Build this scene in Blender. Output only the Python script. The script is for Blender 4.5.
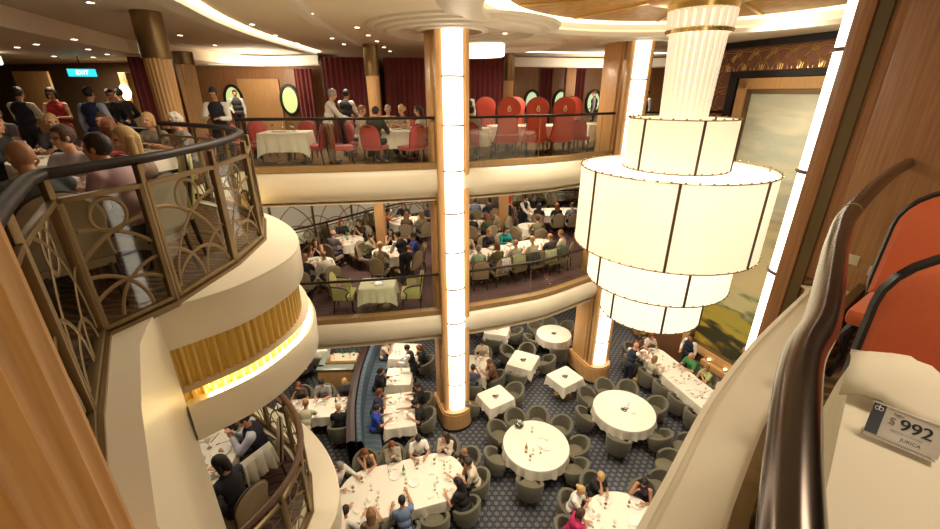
import bpy, bmesh, math, random
from mathutils import Vector, Matrix
from mathutils.geometry import tessellate_polygon
for _o in list(bpy.data.objects): bpy.data.objects.remove(_o)
random.seed(7)
SC = bpy.context.scene; COL = SC.collection
PI = math.pi; R = math.radians
# ---------------- camera ----------------
CZ = 1.62; TILT = R(22.3); FP = 418.0
cam = bpy.data.objects.new('camera', bpy.data.cameras.new('camera')); COL.objects.link(cam)
cam.data.sensor_width = 36; cam.data.lens = FP/940*36; cam.data.clip_start = .03
cam.location = (0, 0, CZ); cam.rotation_euler = (PI/2-TILT, 0, 0); SC.camera = cam
# ---------------- world and exposure ----------------
wd = bpy.data.worlds.new('world'); SC.world = wd; wd.use_nodes = True
wd.node_tree.nodes['Background'].inputs[0].default_value = (1, .86, .68, 1)
wd.node_tree.nodes['Background'].inputs[1].default_value = .6
vs = SC.view_settings; vs.view_transform = 'Standard'; vs.look = 'None'; vs.gamma = 1; vs.use_curve_mapping = False
vs.exposure = 0.0
WARM = (1, .85, .64)
def lamp(kind, loc, energy, size=.3, aim=(0, 0, -1), ang=120, col=WARM, sy=None, blend=.6):
    l = bpy.data.lights.new('added_light', kind); l.energy = energy; l.color = col
    if kind == 'AREA':
        l.size = size
        if sy: l.shape = 'RECTANGLE'; l.size_y = sy
        else: l.shape = 'DISK'
    else: l.shadow_soft_size = size
    if kind == 'SPOT': l.spot_size = R(ang); l.spot_blend = blend
    o = bpy.data.objects.new('added_light', l); COL.objects.link(o); o.location = loc
    o.rotation_euler = Vector(aim).to_track_quat('-Z', 'Y').to_euler(); return o
CH = (3.61, 7.5)                               # chandelier axis
# spots added in the dome round the chandelier; area lights stand for deck downlights
for k in range(7):
    a = k*2*PI/7+.3
    lamp('SPOT', (CH[0]+2.7*math.cos(a), CH[1]+2.7*math.sin(a), 2.9), 820, .12, (-.02*math.cos(a), -.02*math.sin(a), -1), 75)
lamp('AREA', (-1.5, 6.5, 2.85), 200, 2.2)
lamp('SPOT', (5.6, 8.6, 2.9), 500, .15, (.62, .35, -.85), 70)  # this spot and the next are added to brighten the mural
lamp('SPOT', (5.2, 9.4, 2.9), 260, .15, (.75, .25, -.3), 70)
for (x, y, e) in ((-2.6, 12.2, 90), (2.2, 13.6, 100), (-5.2, 12.5, 60), (6.4, 14.5, 80), (-4.6, 9.9, 30)):
    lamp('AREA', (x, y, -4.82), e, 1.6)
for (x, y, e) in ((-3.2, 12.6, 80), (1.8, 13.6, 90), (-2, 17, 80), (3.5, 17.5, 80), (-3.7, 4.6, 26), (-6, 13.5, 30), (0, 21, 50)):
    lamp('AREA', (x, y, -.92), e, 1.2)
for (x, y, e) in ((-3.5, 12.2, 70), (2.2, 13.5, 75), (-1, 17.5, 60), (-5.4, 5.2, 14), (-9, 10, 55), (6, 17, 50), (-12, 14.5, 60), (2.0, 1.0, 34), (-.6, -1.2, 40)):  # last two are added to brighten the near table, chairs and ledge
    lamp('AREA', (x, y, 2.5), e, .9)

# ---------------- pixel of the photograph -> place on a level ----------------
_c, _s = math.cos(TILT), math.sin(TILT)
def _ray(px, py):
    y = py-264.5
    return px-470, FP*_c-y*_s, y*_c+FP*_s
def at(px, py, z):
    x, f, d = _ray(px, py); t = (CZ-z)/d
    return Vector((x*t, f*t))
def px_of(p):
    dn = CZ-p[2]; dep = p[1]*_c+dn*_s
    return 470+FP*p[0]/dep, 264.5+FP*(dn*_c-p[1]*_s)/dep

# ---------------- materials ----------------
MATS = {}
def mat(name, col=(.8, .8, .8), rough=.5, metal=0, emit=None, es=0, bump=0, bs=30, var=0, vs_=4, sheen=0, coat=0):
    if name in MATS: return MATS[name]
    m = bpy.data.materials.new(name); m.use_nodes = True; nt = m.node_tree; b = nt.nodes['Principled BSDF']
    b.inputs['Base Color'].default_value = (*col, 1); b.inputs['Roughness'].default_value = rough; b.inputs['Metallic'].default_value = metal
    if sheen: b.inputs['Sheen Weight'].default_value = sheen
    if coat: b.inputs['Coat Weight'].default_value = coat; b.inputs['Coat Roughness'].default_value = .15
    if emit: b.inputs['Emission Color'].default_value = (*emit, 1); b.inputs['Emission Strength'].default_value = es
    if bump or var:
        tc = nt.nodes.new('ShaderNodeTexCoord'); nz = nt.nodes.new('ShaderNodeTexNoise'); nt.links.new(tc.outputs['Object'], nz.inputs['Vector'])
        nz.inputs['Scale'].default_value = bs if bump else vs_; nz.inputs['Detail'].default_value = 3
        if bump:
            bp = nt.nodes.new('ShaderNodeBump'); bp.inputs['Strength'].default_value = bump; bp.inputs['Distance'].default_value = .01
            nt.links.new(nz.outputs['Fac'], bp.inputs['Height']); nt.links.new(bp.outputs['Normal'], b.inputs['Normal'])
        if var:
            n2 = nt.nodes.new('ShaderNodeTexNoise'); nt.links.new(tc.outputs['Object'], n2.inputs['Vector']); n2.inputs['Scale'].default_value = vs_
            r = nt.nodes.new('ShaderNodeValToRGB'); nt.links.new(n2.outputs['Fac'], r.inputs['Fac'])
            r.color_ramp.elements[0].position = .3; r.color_ramp.elements[1].position = .7
            r.color_ramp.elements[0].color = (*[c*(1-var) for c in col], 1); r.color_ramp.elements[1].color = (*[min(1, c*(1+var)) for c in col], 1)
            nt.links.new(r.outputs['Color'], b.inputs['Base Color'])
    MATS[name] = m; return m
def N(nt, t, **kw):
    n = nt.nodes.new(t)
    for k, v in kw.items(): setattr(n, k, v)
    return n
def wood(name, c1, c2, sc=(14, 14, .7), rough=.42, coat=.15):
    m = mat(name, c1, rough, coat=coat); nt = m.node_tree; b = nt.nodes['Principled BSDF']
    tc = N(nt, 'ShaderNodeTexCoord'); mp = N(nt, 'ShaderNodeMapping'); mp.inputs['Scale'].default_value = sc
    nz = N(nt, 'ShaderNodeTexNoise'); nz.inputs['Scale'].default_value = 3; nz.inputs['Detail'].default_value = 5
    r = N(nt, 'ShaderNodeValToRGB'); r.color_ramp.elements[0].position = .35; r.color_ramp.elements[1].position = .65
    r.color_ramp.elements[0].color = (*c1, 1); r.color_ramp.elements[1].color = (*c2, 1)
    nt.links.new(tc.outputs['Object'], mp.inputs[0]); nt.links.new(mp.outputs[0], nz.inputs['Vector'])
    nt.links.new(nz.outputs['Fac'], r.inputs[0]); nt.links.new(r.outputs[0], b.inputs['Base Color']); return m
def carpet(name, base, dot, line, per=(.215, .215), rdot=.27, noise=0):
    m = mat(name, base, .95); nt = m.node_tree; b = nt.nodes['Principled BSDF']
    tc = N(nt, 'ShaderNodeTexCoord')
    def lat(off):
        a = N(nt, 'ShaderNodeVectorMath', operation='ADD'); a.inputs[1].default_value = (off*per[0]/2, off*per[1]/2*1.5, 0)
        nt.links.new(tc.outputs['Object'], a.inputs[0])
        d = N(nt, 'ShaderNodeVectorMath', operation='DIVIDE'); d.inputs[1].default_value = (per[0], per[1]*1.5, 1); nt.links.new(a.outputs[0], d.inputs[0])
        w = N(nt, 'ShaderNodeVectorMath', operation='WRAP'); w.inputs[1].default_value = (.5, .5, .5); w.inputs[2].default_value = (-.5, -.5, -.5); nt.links.new(d.outputs[0], w.inputs[0])
        s = N(nt, 'ShaderNodeVectorMath', operation='MULTIPLY'); s.inputs[1].default_value = (1, 1.5, 0); nt.links.new(w.outputs[0], s.inputs[0])
        l = N(nt, 'ShaderNodeVectorMath', operation='LENGTH'); nt.links.new(s.outputs[0], l.inputs[0]); return l.outputs['Value']
    mn = N(nt, 'ShaderNodeMath', operation='MINIMUM'); nt.links.new(lat(0), mn.inputs[0]); nt.links.new(lat(1), mn.inputs[1])
    r = N(nt, 'ShaderNodeValToRGB'); r.color_ramp.interpolation = 'CONSTANT'; e = r.color_ramp.elements
    e[0].position = 0; e[0].color = (*dot, 1); e[1].position = rdot; e[1].color = (*base, 1)
    x = e.new(rdot+.13); x.color = (*line, 1); x = e.new(rdot+.19); x.color = (*base, 1)
    nt.links.new(mn.outputs[0], r.inputs[0]); nt.links.new(r.outputs[0], b.inputs['Base Color']); return m
def swirl(name, cols, sc=2.2):
    m = mat(name, cols[0], .95); nt = m.node_tree; b = nt.nodes['Principled BSDF']
    tc = N(nt, 'ShaderNodeTexCoord'); v = N(nt, 'ShaderNodeTexWave', wave_type='RINGS'); v.inputs['Scale'].default_value = sc
    v.inputs['Distortion'].default_value = 9; v.inputs['Detail'].default_value = 2; r = N(nt, 'ShaderNodeValToRGB'); e = r.color_ramp.elements
    e[0].color = (*cols[0], 1); e[1].color = (*cols[2], 1); e[1].position = .9; x = e.new(.55); x.color = (*cols[1], 1)
    nt.links.new(tc.outputs['Object'], v.inputs[0]); nt.links.new(v.outputs['Fac'], r.inputs[0]); nt.links.new(r.outputs[0], b.inputs['Base Color']); return m
def glassm(name, tint=(.93, .96, .92), refl=.065):
    m = bpy.data.materials.new(name); m.use_nodes = True; nt = m.node_tree; nt.nodes.clear()
    o = N(nt, 'ShaderNodeOutputMaterial'); t = N(nt, 'ShaderNodeBsdfTransparent'); g = N(nt, 'ShaderNodeBsdfGlossy'); x = N(nt, 'ShaderNodeMixShader')
    t.inputs[0].default_value = (*tint, 1); g.inputs['Roughness'].default_value = .04; x.inputs[0].default_value = refl
    nt.links.new(t.outputs[0], x.inputs[1]); nt.links.new(g.outputs[0], x.inputs[2]); nt.links.new(x.outputs[0], o.inputs[0]); MATS[name] = m; return m
cream = mat('cream_plaster', (.82, .74, .58), .45, var=.03, vs_=1.5)
ceilm = mat('ceiling_paint', (.82, .70, .54), .6)
white_pl = mat('white_plaster', (.78, .71, .60), .5)
oak = wood('oak_veneer', (.55, .30, .115), (.63, .37, .155))
oak_d = wood('red_brown_veneer', (.30, .135, .055), (.40, .20, .085))
groove = mat('olive_recess', (.13, .085, .03), .5)
bronze = mat('dark_bronze', (.30, .20, .10), .35, .75)
bronze_m = mat('antique_brass_frame', (.24, .165, .08), .38, .65)
darkrail = mat('dark_lacquered_rail', (.022, .012, .008), .5, coat=0)
gold = mat('gilt_metal', (.72, .50, .17), .28, .85)
darkrail.node_tree.nodes['Principled BSDF'].inputs['Specular IOR Level'].default_value = .2
black = mat('black_lacquer', (.012, .010, .010), .35)
strip_m = mat('column_light_panel', (.9, .85, .75), .5, emit=(1, .90, .72), es=3.4)
cove_m = mat('cove_light', (.9, .8, .6), .5, emit=(1, .84, .58), es=5)
shade_m = mat('lamp_shade_fabric', (.45, .42, .32), .6, emit=(1, .83, .52), es=.78)
shade_hi = mat('lower_lamp_shade_fabric', (.45, .42, .32), .6, emit=(1, .88, .64), es=1.15)
rod_m = mat('crystal_rod', (.8, .72, .55), .2, emit=(1, .88, .66), es=.5)
glow_m = mat('glowing_diffuser', (.8, .75, .6), .5, emit=(1, .88, .66), es=2.2)
glass = glassm('clear_rail_glass')
carpetB = carpet('navy_dotted_carpet', (.024, .031, .050), (.135, .128, .12), (.075, .08, .105), per=(.185, .185), rdot=.31)
carpetM = swirl('mauve_brown_carpet', ((.10, .05, .045), (.16, .085, .08), (.07, .035, .03)))
carpetT = swirl('gold_brown_carpet', ((.05, .025, .012), (.22, .13, .04), (.09, .03, .015)), 1.6)
cloth = mat('white_table_linen', (.82, .77, .66), .8, bump=.15, bs=6)
cloth_g = mat('cream_table_linen', (.72, .70, .52), .8, bump=.15, bs=6)
curtain_m = mat('dark_red_velvet', (.16, .010, .010), .75, sheen=.4)
slat_m = mat('gold_slats', (.75, .52, .14), .35, .3)

# ---------------- mesh helpers ----------------
def tag(o, label=None, cat=None, group=None, kind=None):
    if label: o['label'] = label
    if cat: o['category'] = cat
    if group: o['group'] = group
    if kind: o['kind'] = kind
    return o
def empty(name, loc=(0, 0, 0), rz=0, label=None, cat=None, group=None):
    o = bpy.data.objects.new(name, None); COL.objects.link(o); o.location = loc; o.rotation_euler = (0, 0, rz); o.empty_display_size = .1
    return tag(o, label, cat, group)
def smooth(me, ang=40):
    for p in me.polygons: p.use_smooth = True
    try: me.set_sharp_from_angle(angle=R(ang))
    except Exception: pass
def mobj(name, bm, m, parent=None, sm=True, loc=None, rz=None, fix=True):
    if fix: bmesh.ops.recalc_face_normals(bm, faces=bm.faces)
    me = bpy.data.meshes.new(name); bm.to_mesh(me); bm.free()
    if sm: smooth(me)
    for x in (m if isinstance(m, (list, tuple)) else [m]): me.materials.append(x)
    o = bpy.data.objects.new(name, me); COL.objects.link(o)
    if parent: o.parent = parent
    if loc is not None: o.location = loc
    if rz is not None: o.rotation_euler = (0, 0, rz)
    return o
def struct(name, bm, m, **k): return tag(mobj(name, bm, m, **k), kind='structure')
def B(): return bmesh.new()
def box(bm, c, s, rz=0, bev=0, rot=None):
    M = Matrix.Translation(c) @ (rot if rot else Matrix.Rotation(rz, 4, 'Z')) @ Matrix.Diagonal((*s, 1))
    r = bmesh.ops.create_cube(bm, size=1, matrix=M)
    if bev:
        es = {e for v in r['verts'] for e in v.link_edges}
        bmesh.ops.bevel(bm, geom=list(es), offset=bev, segments=2, affect='EDGES', profile=.6)
def cyl(bm, c, r, h, seg=16, r2=None):
    bmesh.ops.create_cone(bm, cap_ends=True, segments=seg, radius1=r, radius2=r if r2 is None else r2, depth=h, matrix=Matrix.Translation((c[0], c[1], c[2]+h/2)))
def ball(bm, c, r, sub=2, rot=None):
    s = r if isinstance(r, (tuple, list)) else (r, r, r)
    M = Matrix.Translation(c) @ (rot if rot else Matrix()) @ Matrix.Diagonal((*s, 1))
    return bmesh.ops.create_icosphere(bm, subdivisions=sub, radius=1, matrix=M)['verts']
def caps(bm, a, b, ra, rb, seg=10):
    a, b = Vector(a), Vector(b); d = b-a
    if d.length > 1e-5:
        M = Matrix.Translation((a+b)/2) @ d.to_track_quat('Z', 'Y').to_matrix().to_4x4()
        bmesh.ops.create_cone(bm, cap_ends=True, segments=seg, radius1=ra, radius2=rb, depth=d.length, matrix=M)
    ball(bm, a, ra, 1); ball(bm, b, rb, 1)
def tube(bm, pts, r, seg=8, closed=False, flat=1.0, up=None):
    pts = [Vector(p) for p in pts]; n = len(pts); rings = []
    for i, p in enumerate(pts):
        q0 = pts[i-1] if (i or closed) else p; q1 = pts[(i+1) % n] if (i < n-1 or closed) else p
        t = (q1-q0).normalized()
        u = Vector(up) if up else (Vector((0, 0, 1)) if abs(t.z) < .95 else Vector((1, 0, 0)))
        s = t.cross(u).normalized(); w = s.cross(t).normalized()
        rr = r[i] if isinstance(r, (list, tuple)) else r
        rings.append([bm.verts.new(p+s*rr*math.cos(2*PI*k/seg)+w*rr*flat*math.sin(2*PI*k/seg)) for k in range(seg)])
    for i in range(n if closed else n-1):
        a, b = rings[i], rings[(i+1) % n]
        for k in range(seg): bm.faces.new((a[k], a[(k+1) % seg], b[(k+1) % seg], b[k]))
    if not closed: bm.faces.new(rings[0]); bm.faces.new(rings[-1][::-1])
def lathe(bm, prof, seg=24, c=(0, 0, 0), a0=0, a1=2*PI, wob=None):
    full = abs(a1-a0-2*PI) < 1e-6; n = seg if full else seg+1; rings = []
    for (r, z) in prof:
        ring = []
        for k in range(n):
            a = a0+(a1-a0)*k/seg; rr = wob(r, z, a) if wob else r
            ring.append(bm.verts.new((c[0]+rr*math.cos(a), c[1]+rr*math.sin(a), c[2]+z)))
        rings.append(ring)
    for i in range(len(rings)-1):
        for k in range(seg):
            k2 = (k+1) % n
            try: bm.faces.new((rings[i][k], rings[i][k2], rings[i+1][k2], rings[i+1][k]))
            except ValueError: pass
    return rings
def lathe_c(bm, prof, seg=24, c=(0, 0, 0), wob=None):
    r = lathe(bm, prof, seg, c, wob=wob); bm.faces.new(r[0]); bm.faces.new(r[-1]); return r
def poly(bm, pts, z, holes=()):
    rings = [[Vector((p[0], p[1], z)) for p in pts]]+[[Vector((p[0], p[1], z)) for p in h] for h in holes]
    vs = [bm.verts.new(v) for r in rings for v in r]
    for t in tessellate_polygon(rings): bm.faces.new([vs[i] for i in t])
def prism(bm, pts, z0, z1):
    a = [bm.verts.new((p[0], p[1], z0)) for p in pts]; b = [bm.verts.new((p[0], p[1], z1)) for p in pts]; n = len(pts)
    for i in range(n): bm.faces.new((a[i], a[(i+1) % n], b[(i+1) % n], b[i]))
    bm.faces.new(a); bm.faces.new(b)
def spline(pts, n=6, closed=False):
    P_ = [Vector(p) for p in pts]; out = []; m = len(P_)
    for i in range(m if closed else m-1):
        p0 = P_[i-1] if (i or closed) else P_[0]; p1 = P_[i]; p2 = P_[(i+1) % m]; p3 = P_[(i+2) % m] if (i+2 < m or closed) else P_[-1]
        for k in range(n):
            t = k/n; out.append(.5*((2*p1)+(p2-p0)*t+(2*p0-5*p1+4*p2-p3)*t*t+(3*p1-p0-3*p2+p3)*t**3))
    if not closed: out.append(P_[-1])
    return out
def normals2(pl):
    """left-hand normals of an open 2-D polyline"""
    out = []
    for i in range(len(pl)):
        a = pl[max(i-1, 0)]; b = pl[min(i+1, len(pl)-1)]; d = (Vector(b[:2])-Vector(a[:2])).normalized(); out.append(Vector((-d.y, d.x)))
    return out
def sweep(bm, pl, prof, closed=False, side=1):
    """profile of (offset along the normal, z) swept along plan polyline"""
    ns = normals2(pl); rings = [[bm.verts.new((p[0]+n.x*o*side, p[1]+n.y*o*side, z)) for (o, z) in prof] for p, n in zip(pl, ns)]
    for a, b in zip(rings, rings[1:]):
        for k in range(len(prof)-1): bm.faces.new((a[k], a[k+1], b[k+1], b[k]))
    return rings
def ribbon_sheet(bm, pl, z0, z1, amp=0, per=.2, th=0, nz=1):
    """folded hanging cloth along a plan polyline"""
    L = 0; rows = []; ns = normals2(pl)
    for i, p in enumerate(pl):
        if i: L += (Vector(p[:2])-Vector(pl[i-1][:2])).length
        o = amp*math.sin(2*PI*L/per)+amp*.3*math.sin(2*PI*L/per*.43+1)
        rows.append([bm.verts.new((p[0]+ns[i].x*(o*(1-.25*j/nz)), p[1]+ns[i].y*(o*(1-.25*j/nz)), z0+(z1-z0)*j/nz)) for j in range(nz+1)])
    for a, b in zip(rows, rows[1:]):
        for j in range(nz): bm.faces.new((a[j], a[j+1], b[j+1], b[j]))
def lerp_pl(a, b, n): return [(a[0]+(b[0]-a[0])*i/n, a[1]+(b[1]-a[1])*i/n) for i in range(n+1)]
def resample(pl, step):
    out = [Vector(pl[0][:2])]; acc = 0
    for a, b in zip(pl, pl[1:]):
        a, b = Vector(a[:2]), Vector(b[:2]); L = (b-a).length; n = max(1, round(L/step))
        for k in range(1, n+1): out.append(a+(b-a)*k/n)
    return out
def text_bm(s, size, depth=.001, bold=0):
    cu = bpy.data.curves.new('t', 'FONT'); cu.body = s; cu.size = size; cu.extrude = depth; cu.align_x = 'CENTER'; cu.align_y = 'CENTER'; cu.offset = bold
    o = bpy.data.objects.new('t', cu); me = bpy.data.meshes.new_from_object(o); bm = bmesh.new(); bm.from_mesh(me)
    bpy.data.objects.remove(o); bpy.data.curves.remove(cu); bpy.data.meshes.remove(me); return bm
# =====================================================================
# THE ROOM
# =====================================================================
NX = Vector((.37, -.93)).normalized(); MX = Vector((.93, .37)).normalized()   # the atrium's two axes
F0, F1, F2, CE = 0.0, -3.9, -7.8, 2.95
bow = spline([(-2.49, 2.93), (-2.12, 3.35), (-1.94, 3.8), (-1.9, 4.25), (-2.08, 4.8), (-2.5, 5.4), (-3.1, 5.95), (-3.9, 6.35), (-4.7, 6.95), (-5.0, 7.9), (-4.95, 9.3)], 5)
far = spline([(-4.95, 9.3), (-3.8, 9.47), (-2.3, 9.7), (-.8, 10.02), (-.05, 10.2), (1.25, 10.65), (2.35, 11.15), (4.12, 12.35), (5.6, 12.95), (7.55, 13.25)], 4)
near = spline([(2.97, 3.36)]+[tuple(at(px, py, .01)) for px, py in ((806, 292), (776, 321), (746, 352), (707, 404), (669, 475), (639, 529), (606, 590))]+[(0, .82), (-.7, .78), (-1.25, 1.15), (-1.85, 1.85), (-2.32, 2.49)], 4)
right = [(8.3, 13.4), (10.9, 7.0), (10, 5.2), (5, 4.3), (3.5, 4.0)]
edge = [tuple(p[:2]) for p in near[:-1]]+[(-2.32, 2.49)]+[tuple(p[:2]) for p in bow]+[tuple(p[:2]) for p in far[1:]]+right
OUT = [(-26, -3), (-26, 30), (16, 30), (16, -3)]
bm = B(); poly(bm, OUT, F0, [edge]); struct('floor', bm, carpetT, sm=False)
bm = B(); poly(bm, OUT, F1, [edge]); struct('floor', bm, carpetM, sm=False)
bm = B(); poly(bm, OUT, F2); struct('floor', bm, carpetB, sm=False)
bm = B(); poly(bm, OUT, -.8, [edge]); struct('ceiling', bm, ceilm, sm=False)
bm = B(); poly(bm, OUT, -4.7, [edge]); struct('ceiling', bm, ceilm, sm=False)
circ = [(3.8+3.75*math.cos(a*PI/32), 7.45+3.75*math.sin(a*PI/32)) for a in range(64)]
bm = B(); poly(bm, OUT, CE, [circ]); struct('ceiling', bm, ceilm, sm=False)
for nm, a, b in (('wall_left', (-26, -3), (-26, 30)), ('wall_back', (-26, 30), (16, 30)), ('wall_right', (16, 30), (16, -3)), ('wall_front', (16, -3), (-26, -3))):
    bm = B(); box(bm, ((a[0]+b[0])/2, (a[1]+b[1])/2, -2.3), (abs(a[0]-b[0])+.1, abs(a[1]-b[1])+.1, 11.2)); struct(nm, bm, oak_d, sm=False)
# dome over the chandelier: cove, cream rings, gold disc with radial ribs
DC = (3.8, 7.45)
bm = B(); lathe(bm, [(4.35, 2.95), (4.3, 2.90), (4.1, 2.88), (4.0, 2.84), (3.75, 2.82), (3.62, 2.84), (3.6, 2.93), (3.72, 3.0)], 72, (*DC, 0)); struct('trim_1', bm, white_pl)
bm = B(); lathe(bm, [(3.72, 2.99), (3.74, 3.3), (3.2, 3.32)], 72, (*DC, 0)); struct('trim_2', bm, white_pl)
domem = wood('gold_leaf_ceiling', (.36, .17, .03), (.50, .27, .06), (2, 2, 2), .5, 0)
bm = B(); lathe(bm, [(3.2, 3.3), (3.26, 3.11), (3.22, 3.10), (2.6, 3.11), (1.2, 3.12), (.01, 3.12)], 72, (*DC, 0)); struct('ceiling', bm, domem)
bm = B(); lathe(bm, [(3.72, 3.10), (3.24, 3.14)], 72, (*DC, 0)); tag(mobj('cove_light_ring', bm, mat('dome_cove_light', (.9, .8, .6), .5, emit=(1, .86, .62), es=1.5)), 'glowing ring of cove light round the gold dome over the chandelier', 'light')
dr = empty('ceiling_rib_rosette', (*DC, 3.10), 0, 'gilt sunburst of radial ribs on the gold dome above the chandelier', 'ceiling ornament')
for k in range(10):
    a = k*PI/5+.2; bm = B(); box(bm, (1.95*math.cos(a), 1.95*math.sin(a), 0), (2.5, .06, .05), a); mobj('rib', bm, gold, dr, False)
# long curved cove on the left and its light line
arc = spline([(-3.7, 5.4), (-4.16, 7.24), (-4.67, 9.32), (-5.0, 11.9), (-5.15, 16.1)], 6)
bm = B(); sweep(bm, arc, [(.12, 2.94), (.14, 2.85), (.5, 2.85), (.6, 2.95)]); struct('trim_3', bm, white_pl)
bm = B(); sweep(bm, arc, [(-.03, 2.93), (.13, 2.93)]); tag(mobj('cove_light_strip', bm, cove_m), 'long curved line of cove light in the ceiling at upper left', 'light')
arc2 = spline([(-2.3, 5.2), (-2.75, 7.2), (-3.1, 9.3), (-3.3, 11.9), (-3.3, 15.3)], 6)
bm = B(); sweep(bm, arc2, [(-.2, 2.95), (-.15, 2.88), (0, 2.87), (.04, 2.95)]); struct('trim_4', bm, white_pl)
# stepped plaster medallions
def medallion(c, rs, drop=.05, mt=white_pl):
    bm = B(); pr = []
    z = CE+.01
    for r in rs: pr += [(r, z), (r-.03, z-drop), (r-.16, z-drop-.015)]; z -= drop
    pr += [(rs[-1]-.18, CE-.01), (rs[-1]-.5, CE)]
    lathe(bm, pr, 56, (*c, 0)); return bm
struct('trim_5', medallion((-.15, 10.4), (2.1, 1.9, 1.7)), white_pl)
struct('trim_6', medallion((.75, 13.3), (2.0, 1.85, 1.7)), white_pl)
struct('trim_7', medallion((4.5, 12.7), (1.15, .98)), white_pl)
struct('trim_8', medallion((-.38, 10.2), (.95, .8), .06), white_pl)
# low outer ceiling at far left and bright coffers far behind
sl = [tuple(at(px, py, 2.6)) for px, py in ((-60, 10), (0, 26), (75, 42), (130, 53), (215, 62))]
bm = B(); prism(bm, sl+[(-7, 26), (-25.5, 26), (-25.5, 4)], 2.6, 2.94); struct('ceiling', bm, ceilm, sm=False)
for i, (a, b, w) in enumerate((((-9.5, 17.5), (-5.5, 17.5), 1.3), ((1.7, 18.6), (9.5, 18.2), 1.5))):
    bm = B(); pl = spline([(a[0], a[1]-.7), ((a[0]+b[0])/2, a[1]), (b[0], b[1]-.5)], 8)
    sweep(bm, pl, [(w, 2.92), (w*.55, 2.88), (.1, 2.62), (-.05, 2.56), (-.1, 2.6), (-.1, 2.9)]); struct('trim_%d' % (9+i), bm, mat('bright_coffer', (.9, .86, .78), .5))
bm = B(); sweep(bm, spline([(1.6, 15.9), (5, 16.6), (9.5, 16.4)], 8), [(0, 2.93), (.22, 2.93)]); tag(mobj('cove_light_strip', bm, cove_m), 'straight cove light line in the far ceiling right of centre column', 'light')
lamp('AREA', (-7.5, 16.2, 1.9), 70, 1.6, (0, .35, 1)); lamp('AREA', (5, 17.2, 1.9), 60, 2.2, (0, .4, 1)); lamp('AREA', (-8.2, 15.6, 2.5), 60, .8, (0, .5, -1))  # added lights: two brighten the coffers from below, one the wood screen
# ceiling downlights
dl = [(90, 2), (180, 35), (215, 45), (247, 52), (280, 59), (310, 13), (332, 38), (357, 27), (368, 35), (344, 44), (377, 41), (384, 47), (390, 51), (252, 24), (275, 35), (297, 43),
      (505, 33), (540, 36), (558, 39), (575, 69)]
pd = None
for i, (px, py) in enumerate(dl):
    p = at(px, py, 2.94)
    bm = B(); lathe_c(bm, [(.075, .012), (.08, 0), (.05, -.004)], 14); r = mobj('ceiling_downlight', bm, white_pl, loc=(p.x, p.y, 2.935))
    tag(r, 'small round recessed downlight in the cream ceiling of the top deck', 'ceiling light', 'downlights in the top ceiling')
    bm = B(); cyl(bm, (0, 0, -.007), .05, .003, 12); mobj('diffuser', bm, mat('downlight_glow', (1, 1, 1), emit=(1, .88, .65), es=9), r)
for px, py in ((17, 47), (36, 44), (54, 56), (88, 49), (64, 67), (107, 54), (93, 57), (74, 39)):
    p = at(px, py, 2.59)
    bm = B(); lathe_c(bm, [(.075, .012), (.08, 0), (.05, -.004)], 14); r = mobj('ceiling_downlight', bm, white_pl, loc=(p.x, p.y, 2.585))
    tag(r, 'small recessed downlight in the darker low ceiling at upper left', 'ceiling light', 'downlights in the low ceiling at left')
    bm = B(); cyl(bm, (0, 0, -.007), .05, .003, 12); mobj('diffuser', bm, MATS['downlight_glow'], r)
# ---------------- fascias of the two upper decks ----------------
fprof = [(-.02, -.02), (.04, -.05), (.09, -.16), (.12, -.32), (.11, -.48), (.05, -.62), (-.08, -.73), (-.25, -.79), (-.6, -.8)]
farf = resample(far, .35)
for i, z in enumerate((F0, F1)):
    bm = B(); sweep(bm, farf, [(o, z+h) for o, h in fprof], side=-1); struct('trim_%d' % (11+i), bm, cream)
    bm = B(); sweep(bm, farf, [(-.16, z+.0), (-.16, z+.10), (.05, z+.10), (.05, z-.03)], side=-1); struct('trim_%d' % (13+i), bm, wood('golden_oak_cap', (.28, .165, .06), (.36, .22, .09)))
def off0(pl, d):
    n = normals2(pl); return [Vector((p[0]+q.x*d, p[1]+q.y*d)) for p, q in zip(pl, n)]
# left bow, top deck: ledge, upper band, slatted lit recess, lower band
bowf = resample(bow, .2)
lpart = [p for p in bowf if True]
bm = B(); sweep(bm, lpart, [(.1, .02), (.01, .02), (0, 0), (0, -.34), (.02, -.37), (.12, -.37)]); struct('trim_15', bm, cream)
bm = B(); sweep(bm, lpart, [(.12, -.95), (.03, -.95), (-.03, -.92), (-.06, -.97), (-.05, -1.27), (-.0, -1.33), (.25, -1.35), (.8, -1.35), (.8, -1.0)]); struct('trim_16', bm, cream)
bm = B(); ns = normals2(lpart); fine = resample(bow, .022); nf = normals2(fine)
rows = []
for i, (p, n) in enumerate(zip(fine, nf)):
    o = .085+(.038 if (i//2) % 2 else 0); rows.append((bm.verts.new((p.x+n.x*o, p.y+n.y*o, -.37)), bm.verts.new((p.x+n.x*o, p.y+n.y*o, -.96))))
for a, b in zip(rows, rows[1:]): bm.faces.new((a[0], a[1], b[1], b[0]))
sp = tag(mobj('slatted_recess_panel', bm, slat_m, sm=False), 'gold vertical slats lining the lit recess in the curved cream balcony at left', 'wall panel')
bm = B(); sweep(bm, lpart[2:], [(.0, -.935), (.07, -.945)]); mobj('light_strip', bm, mat('warm_led_strip', (1, .9, .6), emit=(1, .80, .36), es=22), sp)
bm = B(); sweep(bm, lpart, [(.5, .02), (.02, .02), (0, .0), (.0, -.4), (.3, -.42)]); 
for v in bm.verts: v.co.z += F1
struct('trim_17', bm, cream)
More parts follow.
